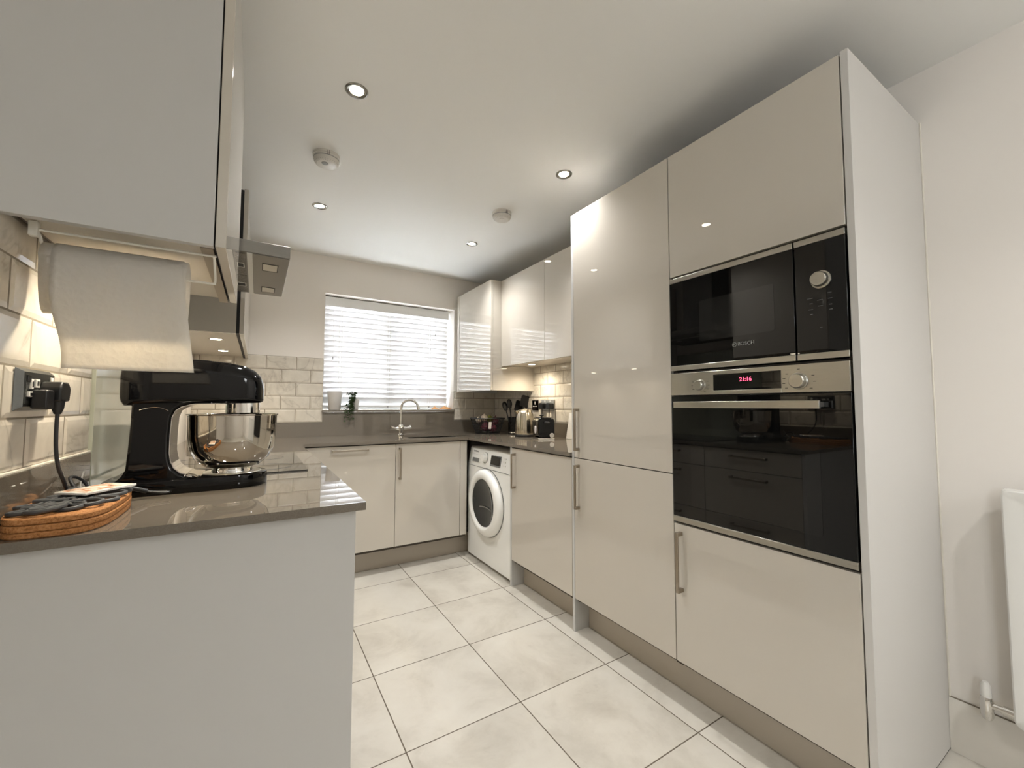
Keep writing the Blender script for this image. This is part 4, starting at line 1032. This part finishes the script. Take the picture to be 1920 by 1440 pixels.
# utensil pot
UX, UY = 0.500, 2.615
t = thing('utensil_pot', 'black utensil pot with a steel base band behind the kettle', 'utensil pot', (UX, UY, ZW))
obj('pot', lathe(BM(), [(0.0, 0.0), (0.055, 0.0), (0.057, 0.004), (0.058, 0.150), (0.0555, 0.150), (0.054, 0.01), (0.0, 0.01)], (UX, UY, ZW), 'z', 40), 'blackgloss', t)
obj('base_band', lathe(BM(), [(0.0575, 0.012), (0.0585, 0.012), (0.0585, 0.022), (0.0575, 0.022)], (UX, UY, ZW), 'z', 40), 'chrome', t)
def utensil(name, label, a, b, kind):
    o = thing(name, label, 'utensil', a, 'black utensils in the pot')
    obj('shaft', tube(BM(), [a, b], 0.0055, 8), 'blackplastic', o)
    d = (Vector(b)-Vector(a)).normalized(); c = Vector(b)
    bm = BM()
    if kind == 'spoon':
        lathe(bm, [(0.0, -0.045), (0.018, -0.034), (0.027, -0.008), (0.027, 0.01), (0.019, 0.033), (0.0, 0.045)], (0, 0, 0), 'z', 20)
        for v in bm.verts: v.co.y *= 0.3
    elif kind == 'ladle':
        lathe(bm, [(0.0, -0.034), (0.028, -0.022), (0.042, 0.0), (0.044, 0.012), (0.040, 0.012), (0.026, -0.016), (0.0, -0.028)], (0, 0, 0), 'z', 24)
    else:
        prism(bm, rrect(-0.040, 0.040, -0.05, 0.05, 0.016, 5), -0.003, 0.003, 'y')
    q = Vector((0, 0, 1)).rotation_difference(d)
    bmesh.ops.rotate(bm, verts=bm.verts[:], cent=(0, 0, 0), matrix=q.to_matrix())
    bmesh.ops.translate(bm, verts=bm.verts[:], vec=c+d*0.04)
    obj('head', bm, 'blackplastic', o)
utensil('serving_spoon', 'black spoon leaning furthest out of the utensil pot', (UX-0.02, UY, ZW+0.011), (UX-0.038, UY+0.02, ZW+0.225), 'spoon')
utensil('spatula', 'black spatula tallest in the utensil pot', (UX+0.012, UY-0.02, ZW+0.011), (UX+0.062, UY-0.045, ZW+0.250), 'spatula')
utensil('ladle', 'black ladle beside the spatula in the utensil pot', (UX+0.03, UY+0.01, ZW+0.011), (UX+0.125, UY-0.01, ZW+0.200), 'ladle')
utensil('slotted_turner', 'black broad turner behind the ladle in the utensil pot', (UX-0.01, UY+0.025, ZW+0.011), (UX+0.050, UY+0.030, ZW+0.205), 'turner')
utensil('pasta_spoon', 'thin black utensil on the left of the utensil pot', (UX-0.035, UY-0.01, ZW+0.011), (UX-0.070, UY+0.03, ZW+0.205), 'spoon')

# kettle
KX, KY = 0.418, 2.33
t = thing('kettle', 'ribbed stainless steel kettle on a black base between basket and toaster', 'kettle', (KX, KY, ZW))
obj('base', lathe(BM(), [(0.0, 0.0), (0.078, 0.0), (0.082, 0.004), (0.082, 0.016), (0.077, 0.02), (0.0, 0.02)], (KX, KY, ZW), 'z', 40), 'blackplastic', t)
bm = BM(); seg = 96; rings = []
for r, h in ((0.076, 0.021), (0.078, 0.03), (0.077, 0.08), (0.072, 0.14), (0.064, 0.185), (0.055, 0.212), (0.053, 0.214)):
    rings.append([])
    for k in range(seg):
        a = 2*PI*k/seg; rr = r*(1+0.014*math.cos(a*16))
        rings[-1].append(bm.verts.new((KX+rr*math.cos(a), KY+rr*math.sin(a), ZW+h)))
for a, b in zip(rings, rings[1:]):
    for k in range(seg): bm.faces.new((a[k], a[(k+1) % seg], b[(k+1) % seg], b[k]))
bm.faces.new(rings[0][::-1]); bm.faces.new(rings[-1])
obj('body', bm, 'kettle', t, smooth=60)
obj('lid', lathe(BM(), [(0.0, 0.228), (0.012, 0.228), (0.014, 0.222), (0.04, 0.220), (0.052, 0.214), (0.0, 0.214)], (KX, KY, ZW), 'z', 40), 'kettle', t)
obj('handle', tube(BM(), smoothpath([(KX+0.042, KY+0.042, ZW+0.215), (KX+0.068, KY+0.066, ZW+0.222), (KX+0.082, KY+0.078, ZW+0.19), (KX+0.083, KY+0.079, ZW+0.12), (KX+0.066, KY+0.062, ZW+0.05)]), 0.0105, 12), 'blackplastic', t)
bm = BM(); prism(bm, [(KX-0.085, ZW+0.205), (KX-0.05, ZW+0.210), (KX-0.05, ZW+0.165)], KY+0.005, KY+0.035, 'y')
obj('spout', bm, 'kettle', t, bevel=0.003)

# toaster
t = thing('toaster', 'glossy black two slice toaster with chrome foot trim', 'toaster', (0.418, 2.08, ZW))
tx, ty = 0.418, 2.08
OX0, OX1, OY0, OY1 = tx-0.062, tx+0.062, ty-0.12, ty+0.12
bm = BM(); outl = rrect(OX0, OX1, ZW+0.014, ZW+0.160, 0.030, 8)
prism(bm, outl, OY0, OY1, 'y')
obj('body', bm, 'blackgloss', t, bevel=0.01, seg=3)
obj('foot_trim', bx(OX0+0.002, OX1-0.002, OY0-0.001, OY1+0.001, ZW, ZW+0.014), 'chrome', t, bevel=0.003)
for x in (tx-0.027, tx+0.027): obj('bread_slot', bx(x-0.014, x+0.014, OY0+0.03, OY1-0.03, ZW+0.1585, ZW+0.1612), 'black_gap', t)
obj('lift_knob', lathe(BM(), [(0.0, 0.0), (0.006, 0.0), (0.006, 0.012), (0.017, 0.016), (0.017, 0.024), (0.0, 0.026)], (tx-0.032, ty-0.095, ZW+0.158), 'z', 24), 'blackplastic', t)
obj('lever', bx(tx-0.018, tx+0.018, OY0-0.024, OY0-0.001, ZW+0.120, ZW+0.132), 'blackplastic', t, bevel=0.003)
obj('dial', lathe(BM(), [(0.0, -0.016), (0.017, -0.016), (0.02, 0.0), (0.0, 0.0)], (tx+0.036, OY0, ZW+0.034), 'y', 32), 'chrome', t)
obj('side_badge', lathe(BM(), [(0.0, 0.0), (0.028, 0.0), (0.027, -0.004), (0.0, -0.004)], (OX0-0.0005, ty-0.02, ZW+0.070), 'x', 32), 'labelpaper', t)
t.rotation_euler = (0, 0, math.radians(-24))
# sockets on the right wall
RXW = XW1-0.008
t = thing('wall_socket', 'small black nickel outlet plate on the right tiled wall', 'socket', (RXW, 2.455, 1.166))
obj('faceplate', bx(RXW-0.008, RXW, 2.411, 2.499, 1.124, 1.210), 'darkplate', t, bevel=0.003)
for y, z, w_, h_ in ((2.455, 1.186, 0.010, 0.026), (2.440, 1.158, 0.022, 0.008), (2.472, 1.158, 0.022, 0.008)):
    obj('outlet', bx(RXW-0.0095, RXW-0.0075, y-w_/2, y+w_/2, z-h_/2, z+h_/2), 'labelpaper', t)
t = thing('wall_socket', 'brushed steel double socket above the toaster on the right wall', 'socket', (RXW, 2.275, 1.166))
obj('faceplate', bx(RXW-0.008, RXW, 2.185, 2.365, 1.122, 1.212), 'steel', t, bevel=0.003)
for y in (2.24, 2.31): obj('rocker_switch', bx(RXW-0.011, RXW-0.0075, y-0.007, y+0.007, 1.190, 1.206), 'whiteplastic', t, bevel=0.001)
for y, nm, lb in ((2.32, 'kettle_plug', 'black plug on the left of the socket above the toaster'), (2.22, 'toaster_plug', 'black plug on the right of the socket above the toaster')):
    t = thing(nm, lb, 'plug', (RXW-0.01, y, 1.16))
    obj('body', prism(BM(), rrect(y-0.027, y+0.027, 1.136, 1.186, 0.012, 5), RXW-0.048, RXW-0.0085, 'x'), 'blackplastic', t, bevel=0.004)
    obj('cable', tube(BM(), smoothpath([(RXW-0.032, y, 1.138), (RXW-0.033, y, 1.09), (RXW-0.036, y-0.004, 1.02), (RXW-0.045, y-0.015, 0.95), (RXW-0.06, y-0.05, 0.925), (RXW-0.065, y-0.10 if nm[0] == 't' else y-0.02, 0.9185)]), 0.0038, 8), 'blackplastic', t)
# white board leaning on the right wall
bm = BM()
prism(bm, [(0.560, ZW), (0.572, ZW-0.0+0.0025), (0.607, ZW+0.1925), (0.595, ZW+0.195)], 1.72, 1.985, 'y')
o = obj('chopping_board', bm, 'whiteplastic', bevel=0.002)
tag(o, 'white chopping board leaning on the wall beside the fridge housing', 'chopping board')

# ------------------------------------------------------------------ ceiling fittings
DOWN = [(-1.1315, 1.18, 'recessed ceiling downlight nearest the camera over the left side'), (-0.0735, 1.21, 'recessed ceiling downlight beside the tall fridge housing'),
        (-1.134, 2.28, 'recessed ceiling downlight in the far left near the window wall'), (-0.0728, 2.32, 'recessed ceiling downlight in front of the wall cabinets near the window'),
        (-0.0735, -1.0, 'recessed ceiling downlight behind the camera by the radiator wall'), (-1.1315, -1.2, 'added unseen ceiling downlight behind the camera over the dining end')]  # left rear downlight is added out of view for extra fill
t0 = None
for x, y, lb in DOWN:
    t = thing('ceiling_downlight', lb, 'downlight', (x, y, ZC), 'recessed downlights in the kitchen ceiling')
    obj('bezel', lathe(BM(), [(0.0265, -0.0006), (0.029, -0.0022), (0.036, -0.0052), (0.041, -0.0045), (0.0435, -0.002), (0.0435, 0.0)], (x, y, ZC), 'z', 40), 'bezelchrome', t)
    obj('lamp', lathe(BM(), [(0.0, -0.0018), (0.018, -0.0016), (0.0265, -0.0006), (0.0, 0.0)], (x, y, ZC), 'z', 32), 'lamp', t)
    light('downlight_spot', 'SPOT', (x, y, ZC-0.012), 25.0, (0.985, 0.985, 0.985), t, spot_size=math.radians(126), spot_blend=0.9, shadow_soft_size=0.03)
for i, (x, y, lb) in enumerate(((-1.172, 1.70, 'round white smoke alarm on the left of the ceiling'), (-0.132, 1.765, 'round white smoke alarm on the right of the ceiling'))):
    t = thing('smoke_alarm', lb, 'smoke alarm', (x, y, ZC), 'ceiling alarms')
    obj('mounting_plate', lathe(BM(), [(0.0, 0.0), (0.062, 0.0), (0.062, -0.012), (0.058, -0.014), (0.0, -0.014)], (x, y, ZC), 'z', 48), 'alarmwhite', t)
    obj('housing', lathe(BM(), [(0.0, -0.013), (0.059, -0.013), (0.059, -0.022), (0.0565, -0.0225), (0.0565, -0.025), (0.0585, -0.0255), (0.057, -0.034), (0.050, -0.044), (0.040, -0.047), (0.0, -0.047)], (x, y, ZC), 'z', 48), 'alarmwhite', t)
    obj('groove', lathe(BM(), [(0.0572, -0.0215), (0.0597, -0.0218), (0.0597, -0.0252), (0.0572, -0.0255)], (x, y, ZC), 'z', 48), 'greymark', t)
    bm = BM()
    for k in range(28):
        a = 2*PI*k/28; c_, s_ = math.cos(a), math.sin(a)
        q = [(x+0.044*c_-0.0015*s_, y+0.044*s_+0.0015*c_, ZC-0.0462), (x+0.053*c_-0.0015*s_, y+0.053*s_+0.0015*c_, ZC-0.0412), (x+0.053*c_+0.0015*s_, y+0.053*s_-0.0015*c_, ZC-0.0412), (x+0.044*c_+0.0015*s_, y+0.044*s_-0.0015*c_, ZC-0.0462)]
        bm.faces.new([bm.verts.new(p) for p in q])
    obj('vent_slots', bm, 'greymark', t, smooth=0)
    obj('test_button', lathe(BM(), [(0.0, -0.050), (0.014, -0.0495), (0.016, -0.0465), (0.0, -0.0465)], (x-0.008, y-0.012, ZC), 'z', 28), 'greymark' if i == 0 else 'alarmwhite', t)
    bm = BM()
    for dx in (-0.004, 0.004): box(bm, x+dx-0.0008, x+dx+0.0008, y-0.0625, y-0.0585, ZC-0.024, ZC-0.004)
    obj('release_tab', bm, 'mark', t)

t = thing('fill_pendant', 'added white globe pendant behind the camera, unseen, for fill light', 'lamp', (-0.15, -1.75, ZC))  # pendant added out of view to brighten ceiling, panels and right wall
px_, py_, pz_ = -0.15, -1.75, 1.75
obj('ceiling_rose', lathe(BM(), [(0.0, 0.0), (0.05, 0.0), (0.048, -0.02), (0.0, -0.022)], (px_, py_, ZC), 'z', 32), 'whiteplastic', t)
obj('cord', cyl(BM(), (px_, py_, ZC-0.02), (px_, py_, pz_+0.13), 0.003, seg=8), 'whiteplastic', t)
obj('globe', lathe(BM(), [(0.15*math.sin(PI*i/20), -0.15*math.cos(PI*i/20)) for i in range(21)], (px_, py_, pz_), 'z', 40), emit('fill_globe', (0.98, 0.99, 1.0), 11.5), t)

# ------------------------------------------------------------------ radiator on the right wall
t = thing('radiator', 'white panel radiator at the right edge with a valve at its lower corner', 'radiator', (0.56, -0.75, 0.2))
ry0, ry1, rz0, rz1 = -1.35, -0.158, 0.205, 0.905
bm = BM()
def rr_(i, x, r): return [bm.verts.new((x, u, v)) for u, v in rrect(ry0+i, ry1-i, rz0+i, rz1-i, r, 6)]
Q = [rr_(0.0, 0.536, 0.02), rr_(0.0, 0.526, 0.02), rr_(0.004, 0.522, 0.018), rr_(0.020, 0.522, 0.014), rr_(0.040, 0.530, 0.008)]
for a, b in zip(Q, Q[1:]):
    for i in range(len(a)): bm.faces.new((a[i], a[(i+1) % len(a)], b[(i+1) % len(a)], b[i]))
bm.faces.new(Q[0][::-1]); bm.faces.new(Q[-1])
pn = obj('front_panel', bm, 'radwhite', t)
k = 0; y = ry1-0.058
bm = BM()
while y > ry0+0.05:
    prism(bm, [(0.5305, y), (0.523, y-0.008), (0.523, y-0.022), (0.5305, y-0.030)], rz0+0.055, rz1-0.055, 'z'); y -= 0.04
obj('ribs', bm, 'radwhite', pn)
obj('back_panel', bx(0.580, 0.590, ry0+0.01, ry1-0.01, rz0+0.01, rz1-0.01), 'radwhite', t)
obj('side_grille', bx(0.534, 0.580, ry1-0.006, ry1-0.001, rz0+0.03, rz1-0.002), 'radwhite', t, bevel=0.001)
obj('top_grille', bx(0.534, 0.580, ry0, ry1-0.006, rz1-0.008, rz1-0.001), 'radwhite', t)
for yy in (-0.35, -1.15): obj('wall_bracket', bx(0.589, XW1-0.0005, yy-0.015, yy+0.015, 0.35, 0.78), 'radwhite', t)
vx, vy = 0.558, -0.098
v_ = obj('valve', tube(BM(), [(vx, vy, 0.180), (vx, vy, 0.19), (vx, vy, 0.235), (vx, vy, 0.25)], [0.011, 0.015, 0.016, 0.012], 20), 'chrome', t)
obj('valve_cap', tube(BM(), [(vx, vy, 0.248), (vx, vy, 0.28), (vx, vy, 0.292)], [0.013, 0.012, 0.007], 20), 'whiteplastic', v_)
obj('valve_tail', tube(BM(), [(vx, vy-0.01, 0.225), (vx, vy-0.035, 0.225), (vx, vy-0.035, 0.225), (vx, ry1+0.0, 0.225)], [0.010, 0.010, 0.014, 0.014], 16), 'chrome', v_)
obj('pipe', tube(BM(), [(vx, vy, 0.195), (XW1-0.013, vy, 0.195)], 0.0075, 14), 'chrome', t)
struct('trim_7', tube(BM(), [(XW1-0.002, -0.002, 0.0), (XW1-0.002, -0.002, 2.2)], 0.003, 8), 'silicone')

# ------------------------------------------------------------------ light
wd = bpy.data.worlds.new('sky'); S.world = wd; wd.use_nodes = True
bg = wd.node_tree.nodes['Background']; bg.inputs[0].default_value = (0.86, 0.93, 1.0, 1); bg.inputs[1].default_value = 19.0
def portal(name, loc, rot, sx, sy):
    l = bpy.data.lights.new(name, 'AREA'); l.shape = 'RECTANGLE'; l.size = sx; l.size_y = sy; l.cycles.is_portal = True
    o = bpy.data.objects.new(name, l); COL.objects.link(o); o.location = loc; o.rotation_euler = rot
portal('window_portal', ((WX0+WX1)/2, YB+0.27, (WZ0+WZ1)/2), (-PI/2, 0, 0), WX1-WX0, WZ1-WZ0)
portal('fill_window_portal', (XL2-0.19, (DY0+DY1)/2, (DZ0+DZ1)/2), (0, -PI/2, 0), DZ1-DZ0, DY1-DY0)

# ------------------------------------------------------------------ camera
cam = bpy.data.cameras.new('camera'); cam.sensor_fit = 'HORIZONTAL'; cam.sensor_width = 36.0; cam.lens = 774.0588*36/1920; cam.clip_start = 0.02
co = bpy.data.objects.new('camera', cam); COL.objects.link(co)
yaw, pitch, roll = -0.5521, 0.0539, 0.0021
cy_, sy_ = math.cos(yaw), math.sin(yaw)
fwd = Vector((-sy_*math.cos(pitch), cy_*math.cos(pitch), math.sin(pitch))); rt = Vector((cy_, sy_, 0)); up = rt.cross(fwd)
rt, up = rt*math.cos(roll)+up*math.sin(roll), up*math.cos(roll)-rt*math.sin(roll)
mt = Matrix((rt, up, -fwd)).transposed().to_4x4(); mt.translation = Vector((-1.42663, -0.46429, 1.15748))
co.matrix_world = mt
S.camera = co
S.cycles.use_denoising = True
S.cycles.max_bounces = 10
S.cycles.sample_clamp_indirect = 60.0
S.view_settings.view_transform = 'Standard'; S.view_settings.look = 'None'; S.view_settings.gamma = 1.0
S.view_settings.exposure = 1.08
